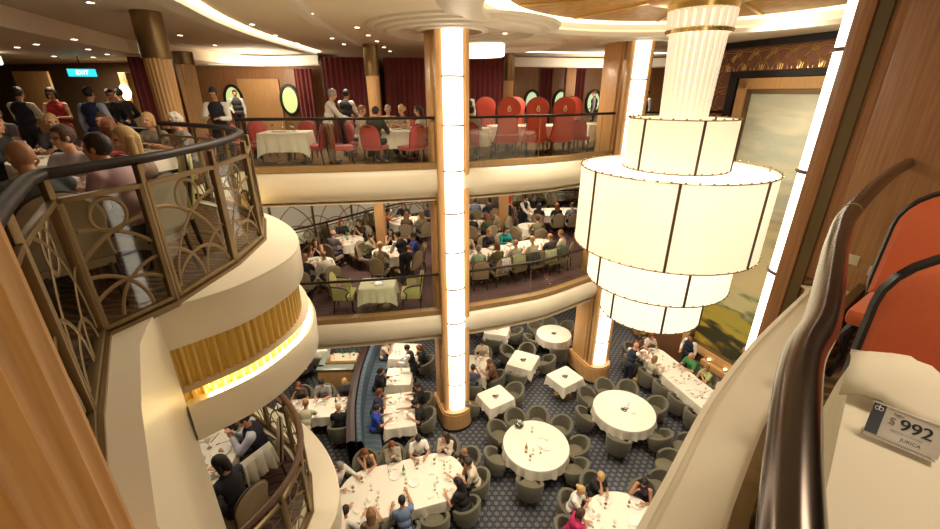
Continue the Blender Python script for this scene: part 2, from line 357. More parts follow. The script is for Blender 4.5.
# plain pier below the ledge at lower left, and the ledges by the camera
pier = [Vector((.48, 1.0)), Vector((0, .80)), Vector((-.7, .82)), Vector((-1.25, 1.15)), Vector((-1.80, 1.82)), Vector((-2.27, 2.45)), Vector((-2.40, 2.70)), Vector((-2.49, 2.93))]
bm = B(); sweep(bm, pier, [(.0, .021), (0, -3.0), (0, F1), (0, F2)]); sweep(bm, [(-2.49, 2.93), (-2.9, 3.05)], [(0, -.3), (0, -1.3), (0, F1), (0, F2)]); struct('wall_pier', bm, cream)
nearl = resample(near, .12)
nearr = [p for p in nearl if p.x > .5]
bm = B(); sweep(bm, nearr, [(.06, .02), (.05, .006), (.03, .006), (.02, .02), (-.01, .01), (-.015, -.03), (0, -.06), (0, -.4), (.2, -.5), (.2, -.8)], side=1); struct('trim_18', bm, cream)
ledge_in = [(3.4, 3.3), (2.6, 2.68), (1.84, 1.93), (1.42, 1.53), (1.05, 1.13), (.5, .42), (0, .1), (-.8, .35), (-1.35, .95), (-1.99, 1.70), (-2.62, 2.55), (-2.44, 3.08), (-2.38, 3.9), (-2.46, 4.65), (-2.82, 5.45), (-3.47, 6.1), (-4.15, 6.62), (-5.0, 7.1)]
outer = [tuple(p) for p in off0(nearr, .05)]+[tuple(p[:2]) for p in pier]+[tuple(p) for p in bowf if p.y < 7.3]
bm = B(); poly(bm, outer+ledge_in[::-1], .021); struct('trim_19', bm, cream, sm=False)

# ---------------- glass balustrades ----------------
def glass_rail(name, pl, z, label, posts, h=1.1, rail=darkrail):
    e = empty(name, (0, 0, 0), 0, label, 'railing')
    bm = B(); sweep(bm, pl, [(0, z+.1), (0, z+h-.03)]); mobj('glass_panel', bm, glass, e)
    bm = B(); tube(bm, [(p[0], p[1], z+h) for p in pl], .042, 8, flat=.8); mobj('handrail', bm, rail, e)
    for k in posts:
        p = pl[min(k, len(pl)-1)]; bm = B(); box(bm, (p[0], p[1], z+h/2), (.012, .012, h-.05)); mobj('post', bm, bronze, e, False)
    return e
def off(pl, d):
    n = normals2(pl); return [Vector((p[0]+q.x*d, p[1]+q.y*d)) for p, q in zip(pl, n)]
L_ = [p for p in farf if p.x < -.8]; M_ = [p for p in farf if -.1 < p.x < 4.2]; K_ = [p for p in farf if p.x > 4.5]
glass_rail('balcony_railing', off(L_, .08), F0, 'glass balustrade with dark handrail, top deck, left of the centre column', (0, 6, 11))
glass_rail('balcony_railing', off(M_, .08), F0, 'glass balustrade with dark handrail, top deck, right of the centre column', (0, 6, 13))
glass_rail('balcony_railing', off(K_, .08), F0, 'glass balustrade with dark handrail, top deck, behind the chandelier', (0, 8))
glass_rail('balcony_railing', off(L_, .08), F1, 'glass balustrade with dark handrail, middle deck, left of the centre column', (0, 6, 11))
glass_rail('balcony_railing', off(M_, .08), F1, 'glass balustrade with dark handrail, middle deck, right of the centre column', (0, 6, 13))
glass_rail('balcony_railing', off(K_, .08), F1, 'glass balustrade with dark handrail, middle deck, behind the chandelier', (0, 8))

# ---------------- bronze balustrades with arched tracery ----------------
def arc_pts(cx, cy, r, w, h, n=40):
    runs = []; cur = []
    for k in range(n*2+1):
        a = 2*PI*k/(2*n); x, y = cx+r*math.cos(a), cy+r*math.sin(a)
        if 0 <= x <= w and 0 <= y <= h: cur.append((x, y))
        else:
            if len(cur) > 1: runs.append(cur)
            cur = []
    if len(cur) > 1: runs.append(cur)
    return runs
def bronze_panel(e, a, b, z0, z1, m=bronze_m, r=.012, pane=None):
    a, b = Vector(a), Vector(b); d = (b-a); w = d.length; d.normalize(); fr = .035; n = Vector((-d.y, d.x))
    def W(x, y): return (a.x+d.x*x, a.y+d.y*x, z0+y)
    h = z1-z0; ang = math.atan2(d.y, d.x); bm = B()
    for x in (fr/2+.01, w-fr/2-.01): p = W(x, h/2); box(bm, p, (fr, .05, h), ang, .004)
    for y in (fr/2, h-fr/2): p = W(w/2, y); box(bm, p, (w-.02, .05, fr), ang, .004)
    f = mobj('panel_frame', bm, m, e)
    bm = B(); iw, ih = w-2*fr, h-2*fr
    def add(runs):
        for run in runs: tube(bm, [W(x+fr, y+fr) for x, y in run], r*1.25, 6, flat=.4, up=(n.x, n.y, 0))
    cx = iw/2; rc = min(.15*ih, .24*iw)
    add([[(cx+rc*math.cos(2*PI*k/24), ih-rc-.02+rc*math.sin(2*PI*k/24)) for k in range(25)]])
    for k in (.52, .97):
        add(arc_pts(-.04*iw, -.02*ih, k*max(iw, ih*.82), iw, ih)); add(arc_pts(1.04*iw, -.02*ih, k*max(iw, ih*.82), iw, ih))
    add(arc_pts(cx, -.12*ih, .42*ih, iw, ih))
    mobj('tracery', bm, m, f)
    g = B(); x0, x1 = fr, w-fr
    v = [g.verts.new(W(x, y)) for x, y in ((x0, fr), (x1, fr), (x1, h-fr), (x0, h-fr))]; g.faces.new(v); mobj('glass_pane', g, pane or glass, f, False)
def bronze_rail(name, pts, z, top, label, rail_pts=None, r=.044, dark=None):
    e = empty(name, (0, 0, 0), 0, label, 'railing')
    for a, b in zip(pts, pts[1:]): bronze_panel(e, a, b, z+.06, z+top-.16)
    for p in pts:
        bm = B(); box(bm, (p[0], p[1], z+(top-.03)/2), (.045, .045, top-.03), bev=.005); mobj('post', bm, bronze_m, e)
    bm = B()
    sweep(bm, [Vector(p) for p in pts], [(-.05, z), (-.05, z+.05), (.05, z+.05), (.05, z)]); mobj('base_rail', bm, bronze_m, e, False)
    rp = rail_pts or resample(spline(pts, 6), .08)
    bm = B(); tube(bm, [(p[0], p[1], z+top) for p in rp], r, 12, flat=.8); mobj('handrail', bm, dark or darkrail, e); return e
rl = [(-1.35, .98), (-1.99, 1.73), (-2.6, 2.55), (-2.42, 3.08), (-2.36, 3.9), (-2.44, 4.65), (-2.8, 5.45), (-3.45, 6.1), (-4.15, 6.6), (-5.05, 7.1)]
bronze_rail('balcony_railing', rl, F0, 1.17, 'near bronze balustrade of arched tracery panels on the curved balcony at left',
    rail_pts=[Vector(p) for p in ((-1.35, .98), (-1.99, 1.73), (-2.45, 2.3))]+spline([(-2.56, 2.5), (-2.5, 2.85), (-2.42, 3.3), (-2.45, 4.05), (-2.58, 4.7), (-2.88, 5.46), (-3.5, 6.2), (-4.2, 6.65), (-5.05, 7.15)], 5))
ml = [(-2.52, 3.05), (-2.28, 3.6), (-2.26, 4.15), (-2.5, 4.75), (-2.95, 5.3), (-3.55, 5.75), (-4.4, 6.3), (-4.7, 7.2)]
bronze_rail('balcony_railing', ml, F1, 1.1, 'curved bronze balustrade with brown handrail beside the diners at lower left', dark=wood('walnut_handrail', (.10, .045, .02), (.15, .07, .03)))
# rail the photographer leans on
e = empty('balcony_railing', (0, 0, 0), 0, 'thick polished metal handrail in the right foreground ending at the wood wall', 'railing')
steel = mat('brushed_steel', (.12, .095, .08), .2, .95)
rp = spline([(.2, .05, 1.1), (.414, .369, 1.1), (.68, .715, 1.1), (.872, .905, 1.1), (1.15, 1.222, 1.1), (1.41, 1.516, 1.1), (1.81, 1.93, 1.1), (2.7, 2.72, 1.12), (3.42, 3.3, 1.13)], 8)
bm = B(); tube(bm, rp, .0375, 24); mobj('handrail', bm, steel, e)
bm = B(); tube(bm, [(1.80, 1.92, 1.1), (1.825, 1.945, 1.1)], 0.0395, 24); mobj('joint_collar', bm, bronze, e)
lw = [(-.1, .12), (.5, .45), (1.05, 1.13), (1.43, 1.54), (1.82, 1.91), (2.62, 2.66), (3.38, 3.25)]
bm = B(); sweep(bm, lw, [(0, .02), (0, 1.06)]); mobj('glass_panel', bm, glass, e)
bm = B(); sweep(bm, lw, [(-.03, .0), (-.03, .12), (.03, .12), (.03, 0)]); mobj('base_channel', bm, bronze_m, e, False)
for p in lw[1:-1]:
    bm = B(); box(bm, (p[0], p[1], .3), (.06, .05, .03), R(45)); mobj('glass_clamp', bm, bronze, e)

# ---------------- light columns ----------------
def light_column(base, rz, D, label, top=CE, W=.76, z0=F2, side='both', bul=.14):
    e = empty('light_column', (base[0], base[1], z0), rz, label, 'column'); H = top-z0
    bm = B(); box(bm, (0, -D/2-.0, H/2), (W-.05, D-.02, H)); mobj('body', bm, oak, e, False)
    for s in (-1, 1):
        bm = B(); box(bm, (s*(W/2-.04), -.06, H/2), (.10, .14, H), bev=.012); mobj('front_pilaster', bm, oak, e)
        bm = B(); box(bm, (s*(W/2-.005), -D/2-.12, H/2), (.07, D-.46, H), bev=.01); mobj('side_panel', bm, oak, e)
        bm = B(); box(bm, (s*(W/2-.02), -.185, H/2), (.03, .10, H)); mobj('side_groove', bm, groove if side == 'near' else bronze, e, False)
    bm = B(); bz = .72 if z0 < -4 else .1
    for k in range(2):pass
    ring = [((.235)*math.cos(a*PI/14), bul*math.sin(a*PI/14)) for a in range(15)]
    a0 = [bm.verts.new((x, y, bz)) for x, y in ring]; b0 = [bm.verts.new((x, y, H-.02)) for x, y in ring]
    for k in range(14): bm.faces.new((a0[k], a0[k+1], b0[k+1], b0[k]))
    bm.faces.new(a0); bm.faces.new(b0[::-1])
    lp = mobj('light_panel', bm, strip_m, e)
    z = 1.96
    while z > z0+bz+.2:
        bm = B(); tube(bm, [(x*1.02, y*1.03+.004, z-z0) for x, y in ring], .018, 6); mobj('joint_band', bm, mat('dark_band', (.10, .06, .04), .5), lp); z -= 1.02
    bm = B(); pl = [(-W/2-.09, -D-.08), (W/2+.09, -D-.08), (W/2+.09, -.05)]+[((W/2+.09)*math.cos(a*PI/12), -.05+.33*math.sin(a*PI/12)) for a in range(1, 12)]+[(-W/2-.09, -.05)]
    prism(bm, pl, 0, .62); prism(bm, [(x*.96, y*.96) for x, y in pl], .62, .7); mobj('plinth', bm, oak, e)
    bm = B(); prism(bm, [(x*1.02, y*1.02) for x, y in pl], 0, .10); mobj('baseboard', bm, black, e)
    return e
RZ = math.atan2(NX.y, NX.x)-PI/2
c1 = light_column((-.38, 9.98), RZ, .85, 'tall oak column with glowing white panel strip in the centre of the atrium')
c2 = light_column((4.50, 12.2), RZ, 1.1, 'tall oak column with glowing strip just left of the chandelier')
P0 = Vector((3.08, 3.86)); c3b = P0+MX*.27
c3 = light_column(c3b, RZ+PI, 1.35, 'dark wood column at right where the metal handrail ends', W=.50, side='near', bul=.19)
for ch in c3.children:
    if ch.name.split('.')[0] in ('body', 'front_pilaster', 'side_panel', 'plinth'): ch.data.materials[0] = oak_d
# sockets on that column's side
def on_face(s, z, d=.0):
    p = P0+NX*s-MX*(d); return (p.x, p.y, z)
for s, z, t in ((.74, .25, 'round wall socket low on the dark wood column, the right one'), (.57, .30, 'square wall socket low on the dark wood column, the left one')):
    o = empty('wall_socket', on_face(s, z, .012), RZ, t, 'socket')
    bm = B(); box(bm, (0, 0, 0), (.014, .085, .085), bev=.003); mobj('cover_plate', bm, mat('cream_plastic', (.65, .58, .42), .4), o)
    bm = B(); bmesh.ops.create_cone(bm, cap_ends=True, segments=20, radius1=.026, radius2=.026, depth=.006, matrix=Matrix.Translation((-.009, 0, 0)) @ Matrix.Rotation(PI/2, 4, 'Y')); mobj('socket_face', bm, mat('dark_socket', (.1, .09, .07), .4), o)

# ---------------- slender fluted columns ----------------
def fluted(x, y, r, z0, z1, cap, label, seg=96, cap_m=bronze, taper=.82, m=None):
    e = empty('fluted_column', (x, y, z0), 0, label, 'column'); H = z1-z0-cap
    bm = B(); lathe_c(bm, [(r*taper, 0), (r, H)], seg, wob=lambda rr, z, a: rr*(1-.07*abs(math.sin(a*10)))); mobj('shaft', bm, m or oak, e)
    bm = B(); lathe_c(bm, [(r*1.03, H), (r*1.06, H+.02), (r*1.06, z1-z0)], 32); mobj('capital', bm, cap_m, e); return e
fluted(-5.72, 8.5, .225, F0, CE, .75, 'fluted golden wood column with bronze capital, nearer of the two at upper left')
fluted(-7.4, 12.0, .23, F0, 2.6, .3, 'fluted golden wood column behind the nearer one at upper left')
fluted(-2.95, 13.85, .2, F0, CE, .85, 'slim wood column in front of the dark red curtain left of centre')
fluted(1.41, 17.0, .22, F0, CE, .9, 'slim wood column right of the centre column by the curtain end')
fluted(-1.44, .84, .305, F0, CE, .4, 'fat fluted amber wood column in the bottom left foreground', 160, taper=.98, m=wood('amber_wood', (.52, .26, .075), (.62, .34, .11)))
def plain_pillar(px, py, w, Y, z0, z1, label, m=oak):
    x = (px-470)/(FP*_c-(py-264.5)*_s)*Y
    e = empty('wood_pillar', (x, Y, z0), 0, label, 'column')
    bm = B(); box(bm, (0, 0, (z1-z0)/2), (w, w, z1-z0), bev=.02); mobj('shaft', bm, m, e)
    bm = B(); box(bm, (0, 0, .08), (w+.05, w+.05, .16), bev=.01); mobj('baseboard', bm, bronze, e)
plain_pillar(380.5, 220, .34, 14.6, F1, -.8, 'plain wood pillar on the middle deck left of the centre column')
plain_pillar(503.5, 208, .38, 16.7, F1, -.8, 'plain wood pillar on the middle deck right of the centre column')
plain_pillar(350, 212, .34, 18.5, F1, -.8, 'farther plain wood pillar on the middle deck behind the slanted railing')
plain_pillar(636, 350, .5, 15.2, F2, -4.7, 'wood pillar on the lowest deck behind the right column')
plain_pillar(570, 80, .4, 19.0, F0, CE, 'dark wood pillar between the oval windows on the top deck', oak_d)
plain_pillar(660, 345, .5, 14.6, F2, -4.7, 'wood post behind the far end of the right long table', oak_d)

# ---------------- chandelier ----------------
ch = empty('chandelier', (CH[0], CH[1], 0), 0, 'giant tiered cream drum chandelier hanging in the middle of the atrium', 'chandelier')
def drum(r, z0, z1, m, bars, a0=0, flare=1.0, cap=True):
    bm = B(); lathe(bm, [(r*flare, z0), (r, z1)], 64); 
    d = mobj('drum_shade', bm, m, ch)
    if cap:
        bm = B(); lathe(bm, [(r*flare-.01, z0+.01), (.02, z0+.012)], 48); mobj('bottom_diffuser', bm, glow_m, d)
    for z, rr in ((z0, r*flare), (z1, r)):
        bm = B(); tube(bm, [(rr*math.cos(k*PI/36), rr*math.sin(k*PI/36), z) for k in range(72)], .011, 5, closed=True)
        n = int(rr*34)
        for k in range(n): a = 2*PI*k/n; ball(bm, (rr*1.006*math.cos(a), rr*1.006*math.sin(a), z+.012), .02, 1)
        mobj('trim_ring', bm, bronze, d)
    for k in range(bars):
        a = a0+2*PI*k/bars; bm = B(); tube(bm, [(r*flare*1.004*math.cos(a), r*flare*1.004*math.sin(a), z0), (r*1.004*math.cos(a), r*1.004*math.sin(a), z1)], .021, 6); mobj('frame_bar', bm, mat('brown_bronze', (.07, .035, .02), .4, .5), d)
drum(.86, .41, 1.23, shade_m, 6, R(-94)); drum(1.58, -.99, .41, shade_m, 7, R(-111)); drum(1.27, -1.72, -.99, shade_hi, 5, R(-91)); drum(.93, -2.45, -1.72, shade_hi, 6, R(-98))
bm = B(); lathe(bm, [(1.57, .36), (.85, .40)], 48); mobj('top_diffuser', bm, glow_m, ch)
bm = B()
for k in range(26): a = 2*PI*k/26; tube(bm, [(.39*math.cos(a), .39*math.sin(a), 2.55), (.36*math.cos(a), .36*math.sin(a), 1.9), (.335*math.cos(a), .335*math.sin(a), 1.2)], .040, 8)
mobj('crystal_rods', bm, rod_m, ch)
bm = B()
for k in range(24): a = 2*PI*k/24; tube(bm, [(.46*math.cos(a), .46*math.sin(a), 2.80), (.445*math.cos(a), .445*math.sin(a), 2.5)], .046, 8)
mobj('crystal_rods', bm, rod_m, ch)
bm = B(); lathe_c(bm, [(.29, 1.2), (.29, 2.8)], 24); mobj('inner_core', bm, mat('stem_glow', (.8, .7, .5), .5, emit=(1, .84, .55), es=1.1), ch)
bm = B(); lathe(bm, [(.48, 2.48), (.50, 2.53), (.47, 2.55)], 40); lathe(bm, [(.40, 2.78), (.50, 2.80), (.51, 2.88), (.56, 2.9), (.80, 2.96), (.86, 3.0), (.5, 3.12)], 40); mobj('canopy_ring', bm, gold, ch)
bm = B(); caps(bm, (0, 0, -2.9), (0, 0, -2.45), .02, .05); ball(bm, (0, 0, -2.95), .07); mobj('finial', bm, gold, ch)
# pendant drum lamp behind the centre column
pl_ = empty('pendant_lamp', (.1, 12.9, 0), 0, 'round glowing drum ceiling lamp behind the centre column', 'ceiling light')
bm = B(); lathe_c(bm, [(.84, 2.56), (.86, 2.6), (.86, 2.84), (.84, 2.86)], 40); mobj('lamp_shade', bm, glow_m, pl_)
bm = B(); cyl(bm, (0, 0, 2.84), (.75), .12, 32); mobj('mount', bm, white_pl, pl_)
pl2 = empty('pendant_lamp', (at(2, 62, 2.35).x-.6, at(2, 62, 2.35).y, 0), 0, 'round glowing ceiling lamp at the far upper left edge', 'ceiling light')
bm = B(); lathe_c(bm, [(.42, 2.30), (.44, 2.34), (.44, 2.5)], 40); mobj('lamp_shade', bm, glow_m, pl2)

# ---------------- painting wall on the right ----------------
WA = Vector((7.72, 12.95))
def on_wall(s, z, d=0): p = WA+NX*s-MX*d; return Vector((p.x, p.y, z))
WR = math.atan2(NX.y, NX.x)
def wbox(bm, s0, s1, z0, z1, d0, d1, bev=0):
    c = on_wall((s0+s1)/2, (z0+z1)/2, (d0+d1)/2); box(bm, c, (s1-s0, d1-d0, z1-z0), WR, bev)
bm = B(); wbox(bm, -1.6, 8, F2, CE, -.3, 0); struct('wall_right', bm, mat('brown_wall', (.16, .07, .03), .5), sm=False)
pa = empty('framed_mural', tuple(on_wall(0, -6.7)), 0, 'huge framed landscape mural rising through three decks on the right wall', 'painting')
def wl(bm): 
    for v in bm.verts: v.co -= on_wall(0, -6.7)
    return bm
bm = B(); z0, z1, s1 = -6.7, 2.0, 5.2
for (a, b, c, d) in ((0, .28, z0, z1), (s1-.28, s1, z0, z1), (0, s1, z1-.28, z1), (0, s1, z0, z0+.28)): wbox(bm, a, b, c, d, 0, .12, .02)
mobj('outer_frame', wl(bm), oak, pa)
bm = B()
for (a, b, c, d) in ((.28, .40, z0, z1-.28), (s1-.4, s1-.28, z0, z1-.28), (.28, s1-.28, z1-.4, z1-.28), (.28, s1-.28, z0+.28, z0+.4)): wbox(bm, a, b, c, d, 0, .07)
mobj('inner_frame', wl(bm), bronze_m, pa)
mm = mat('mural_paint', (.5, .5, .3), .4); nt = mm.node_tree; bs = nt.nodes['Principled BSDF']
tc = N(nt, 'ShaderNodeTexCoord'); mp = N(nt, 'ShaderNodeMapping'); mp.inputs['Scale'].default_value = (.55, .55, 1.9)
nz = N(nt, 'ShaderNodeTexNoise'); nz.inputs['Scale'].default_value = 1.2; nz.inputs['Detail'].default_value = 6
sx = N(nt, 'ShaderNodeSeparateXYZ'); ad = N(nt, 'ShaderNodeMath', operation='MULTIPLY_ADD'); mr = N(nt, 'ShaderNodeMapRange')
r = N(nt, 'ShaderNodeValToRGB'); e_ = r.color_ramp.elements
e_[0].position = 0; e_[0].color = (.45, .30, .03, 1); e_[1].position = 1; e_[1].color = (.50, .52, .42, 1)
for p_, c_ in ((.05, (.03, .03, .008)), (.11, (.03, .035, .01)), (.15, (.50, .38, .05)), (.22, (.42, .36, .06)), (.25, (.16, .17, .07)), (.28, (.55, .52, .26)), (.36, (.66, .54, .28)), (.5, (.66, .58, .32)), (.58, (.40, .34, .22)), (.64, (.60, .58, .40)), (.70, (.44, .46, .36)), (.76, (.66, .64, .46)), (.84, (.50, .53, .42)), (.9, (.68, .65, .48))):
    x = e_.new(p_); x.color = (*c_, 1)
nt.links.new(tc.outputs['Object'], mp.inputs[0]); nt.links.new(mp.outputs[0], nz.inputs['Vector']); nt.links.new(tc.outputs['Object'], sx.inputs[0])
nt.links.new(nz.outputs['Fac'], ad.inputs[0]); ad.inputs[1].default_value = 3.4; nt.links.new(sx.outputs['Z'], ad.inputs[2])
nt.links.new(ad.outputs[0], mr.inputs[0]); mr.inputs[1].default_value = 1.75; mr.inputs[2].default_value = 10.2; nt.links.new(mr.outputs[0], r.inputs[0]); nt.links.new(r.outputs[0], bs.inputs['Base Color'])
bm = B(); wbox(bm, .38, s1-.38, z0+.38, z1-.38, .0, .03); mobj('canvas', wl(bm), mm, pa, False)
bm = B(); wbox(bm, 1.0, s1, -6.95, -6.72, 0, .28, .02); o = mobj('picture_ledge', bm, oak); tag(o, 'oak ledge with small lamps running under the mural', 'ledge')
for k in range(6):
    bm = B(); p = on_wall(1.2+k*.6, -6.72, .16); cyl(bm, (0, 0, 0), .05, .05, 12, .04); lo = mobj('ledge_uplight', bm, bronze, loc=tuple(p)); tag(lo, 'small lit spotlight standing on the oak ledge under the mural', 'spotlight', 'uplights on the mural ledge')
    bm = B(); ball(bm, (0, 0, .055), .04); mobj('bulb', bm, mat('bulb_glow', (1, 1, 1), emit=(1, .85, .6), es=10), lo)
bm = B(); wbox(bm, .9, s1, F2, -7.3, .02, .70, .04); wbox(bm, .9, s1, -7.3, -6.98, .02, .22, .04); tag(mobj('wall_bench', bm, mat('navy_leather', (.03, .05, .08), .5)), 'dark upholstered wall bench under the mural beside the long table', 'bench')
# frieze round the mural
fr = empty('ornamental_frieze', tuple(on_wall(0, 2.1)), 0, 'brown frieze with gilt interlaced arches above and beside the mural', 'wall ornament')
def wf(bm):
    for v in bm.verts: v.co -= on_wall(0, 2.1)
    return bm
bm = B(); wbox(bm, -1.15, 8, 2.18, 2.78, 0, .03); wbox(bm, -1.15, -.35, -4, 2.18, 0, .03); mobj('backing_panel', wf(bm), mat('maroon_brown_panel', (.20, .075, .04), .5), fr, False)
bm = B(); wbox(bm, -.3, 8, 2.02, 2.18, 0, .08); wbox(bm, -.35, -.1, -4, 2.18, 0, .08); wbox(bm, -1.3, 8, 2.78, 2.93, 0, .08); mobj('black_border', wf(bm), black, fr, False)
bm = B(); k = -1.0
while k < 6.4:
    for rr in (.20, .45, .50): tube(bm, [on_wall(k+rr*math.cos(a*PI/12), 2.2+rr*1.08*math.sin(a*PI/12), .035) for a in range(13)], .011, 4)
    tube(bm, [on_wall(k+.25+.075*math.cos(a*PI/8), 2.66+.08*math.sin(a*PI/8), .035) for a in range(17)], .011, 4); k += .5
z = 2.0
while z > -1:
    for rr in (.2, .3, .4): tube(bm, [on_wall(-.4-rr*math.sin(a*PI/12)*1.5, z+rr*math.cos(a*PI/12), .035) for a in range(13)], .011, 4)
    z -= .6
mobj('gilt_tracery', wf(bm), gold, fr)

# ---------------- back of the top deck ----------------
def curtain(a, b, z0, z1, label, per=.17, amp=.05, Y=None):
    pl = resample([a, b], .025); bm = B(); ribbon_sheet(bm, pl, z0, z1, amp, per, nz=4)
    o = mobj('curtain', bm, curtain_m); tag(o, label, 'curtain'); return o
curtain((-4.9, 15.3), (-3.05, 15.5), 0, 2.72, 'dark red velvet curtain between the lit coffer and the slim wood column')
curtain((-2.9, 15.5), (-1.2, 15.6), 0, 2.72, 'dark red velvet curtain just left of the centre column')
curtain((-1.0, 15.6), (1.15, 15.7), 0, 2.72, 'dark red velvet curtain just right of the centre column')
curtain((-9.75, 13.2), (-8.55, 13.3), 0, 2.58, 'dark red curtain behind the fluted columns at upper left')
curtain((-6.9, 18.0), (-6.2, 18.0), 0, 2.5, 'narrow red curtain beside the arched window')
def back_wall(name, a, b, z0, z1, m):
    bm = B(); p = Vector(a); q = Vector(b); d = q-p; box(bm, ((p.x+q.x)/2, (p.y+q.y)/2, (z0+z1)/2), (d.length, .12, z1-z0), math.atan2(d.y, d.x)); return struct(name, bm, m, sm=False)
back_wall('wall_back', (-13.5, 18.6), (-5.0, 18.6), 0, CE, oak_d)
back_wall('wall_back', (1.0, 20.5), (10.5, 20.5), 0, CE, oak_d)
back_wall('wall_left', (-21.5, 18.2), (-9.8, 15.6), 0, 2.6, mat('taupe_wall', (.20, .12, .06), .6))
bm = B(); box(bm, (-8.58, 18.46, 1.10), (1.66, .1, 2.1)); tag(mobj('wood_screen', bm, oak, sm=False), 'pale oak wall screen with white leaning shapes behind the waiters', 'screen')
winm = mat('daylight_pane', (.5, .6, .4), .3, emit=(.55, .72, .42), es=.9)
def oval_window(i, x, y, z, w, h, m=winm):
    e = empty('window_%d' % i, (x, y, z)); e['kind'] = 'structure'
    bm = B(); bmesh.ops.create_circle(bm, cap_ends=True, segments=32, radius=1, matrix=Matrix.Diagonal((w, 1, h, 1)) @ Matrix.Rotation(PI/2, 4, 'X')); mobj('window_pane', bm, m, e, False)
    bm = B(); tube(bm, [(w*math.cos(k*PI/16), -.02, h*math.sin(k*PI/16)) for k in range(32)], .06, 6, closed=True, up=(0, 1, 0)); mobj('window_frame', bm, black, e)
for i, px in enumerate((532, 561, 594)):
    x = (px-470)/(FP*_c+170*_s)*20.4; oval_window(1+i, x, 20.38, 1.22, .32, .50)
for i, px in enumerate((234, 290)):
    x = (px-470)/(FP*_c+170*_s)*18.5; oval_window(4+i, x, 18.42, 1.35, .36, .55, mat('yellow_green_pane', (.5, .6, .2), .3, emit=(.70, .80, .34), es=.75))
for px in (546, 578): 
    x = (px-470)/(FP*_c+170*_s)*20.2; curtain((x-.25, 20.2), (x+.25, 20.2), 0, 2.6, 'red curtain hanging between the far oval windows, %s one' % ('left' if px < 560 else 'right'))
# doorway wall with cyan sign and glowing sconce at upper left
p = at(82, 72, 2.36); sg = empty('exit_sign', (p.x*.62, p.y*.62, 2.1), R(15), 'bright cyan illuminated exit sign hanging under the ceiling at upper left', 'sign')
sgY = 13.2; x = (82-470)/(FP*_c+192*_s)*sgY; sg.location = (x, sgY, 2.16)
bm = B(); box(bm, (0, 0, 0), (.68, .05, .20), bev=.01); mobj('light_box', bm, mat('cyan_sign_glow', (.1, .6, .6), emit=(.02, .55, .62), es=1.6), sg)
wg = mat('sign_white_glow', (1, 1, 1), emit=(.8, 1, 1), es=2); bm = text_bm('EXIT', .15)
for v in bm.verts: v.co = Vector((v.co.x+.02, -.03, v.co.y))
mobj('sign_lettering', bm, wg, sg, False, fix=False)
bm = B(); box(bm, (0, 0, .26), (.02, .02, .36)); mobj('hanger', bm, black, sg)
Y_ = 15.0; x = (125-470)/(FP*_c+174*_s)*Y_; sc = empty('wall_sconce', (x, Y_, 1.65), 0, 'glowing wall sconce beside the far doorway at upper left', 'wall light')
bm = B(); lathe_c(bm, [(.05, -.25), (.13, -.15), (.16, 0), (.13, .15), (.05, .25)], 20); mobj('lamp_shade', bm, mat('sconce_glow', (1, .9, .7), emit=(1, .75, .42), es=4), sc)
bm = B(); box(bm, (0, .2, 0), (.25, .3, 1.2), bev=.02); mobj('wall_plate', bm, oak, sc)
for px, w, Y, m, lab in ((40, 1.1, 14.5, oak, 'oak door panel at far upper left'), (268, .0, 0, None, ''), (158, .9, 15.2, black, 'dark screen on the wall between the fluted columns')):
    if not m: continue
    x = (px-470)/(FP*_c+165*_s)*Y; bm = B(); box(bm, (x, Y, 1.15), (w, .08, 2.2), bev=.01); tag(mobj('wall_panel', bm, m), lab, 'panel')
# low shell behind the middle deck: railing with patterned glass
bm = B(); sweep(bm, [(-14, 12.5), (-8.5, 14.8), (-3.5, 19.8), (4, 22.5), (10, 22.5)], [(0, F1), (0, -.8)]); struct('wall_back', bm, mat('beige_wall', (.42, .33, .24), .6), sm=False)
bm = B(); sweep(bm, [(-12, 13), (-6, 17), (2, 19.5), (9, 20)], [(0, F2), (0, -4.7)]); struct('wall_back', bm, oak_d, sm=False)
# =====================================================================
# FURNITURE
# =====================================================================
PROTO = {}
def copy_tree(o, parent=None):
    c = o.copy(); COL.objects.link(c)
    if parent: c.parent = parent
    for ch_ in o.children: copy_tree(ch_, c)
    return c
def inst(key, build, loc, rz=0, label=None, cat=None, group=None):
    if key in PROTO: o = copy_tree(PROTO[key])
    else: o = build(); PROTO[key] = o
    o.location = loc; o.rotation_euler = (0, 0, rz)
    if 'group' in o.keys() and not group: del o['group']
    return tag(o, label, cat, group)
taupe = mat('taupe_chair_fabric', (.115, .105, .070), .85, sheen=.2); taupe_s = mat('taupe_seat_fabric', (.150, .132, .085), .85)
beige_f = mat('beige_chair_fabric', (.36, .28, .18), .85); lime = mat('pale_lime_fabric', (.46, .44, .17), .85)
red_f = mat('red_chair_fabric', (.42, .045, .04), .7, sheen=.3); orange_f = mat('burnt_orange_velvet', (.58, .11, .03), .75, sheen=.35, bump=.1, bs=60)
red_b = mat('bright_red_velvet', (.48, .050, .022), .7, sheen=.1)
legm = mat('dark_wood_leg', (.025, .014, .010), .4)
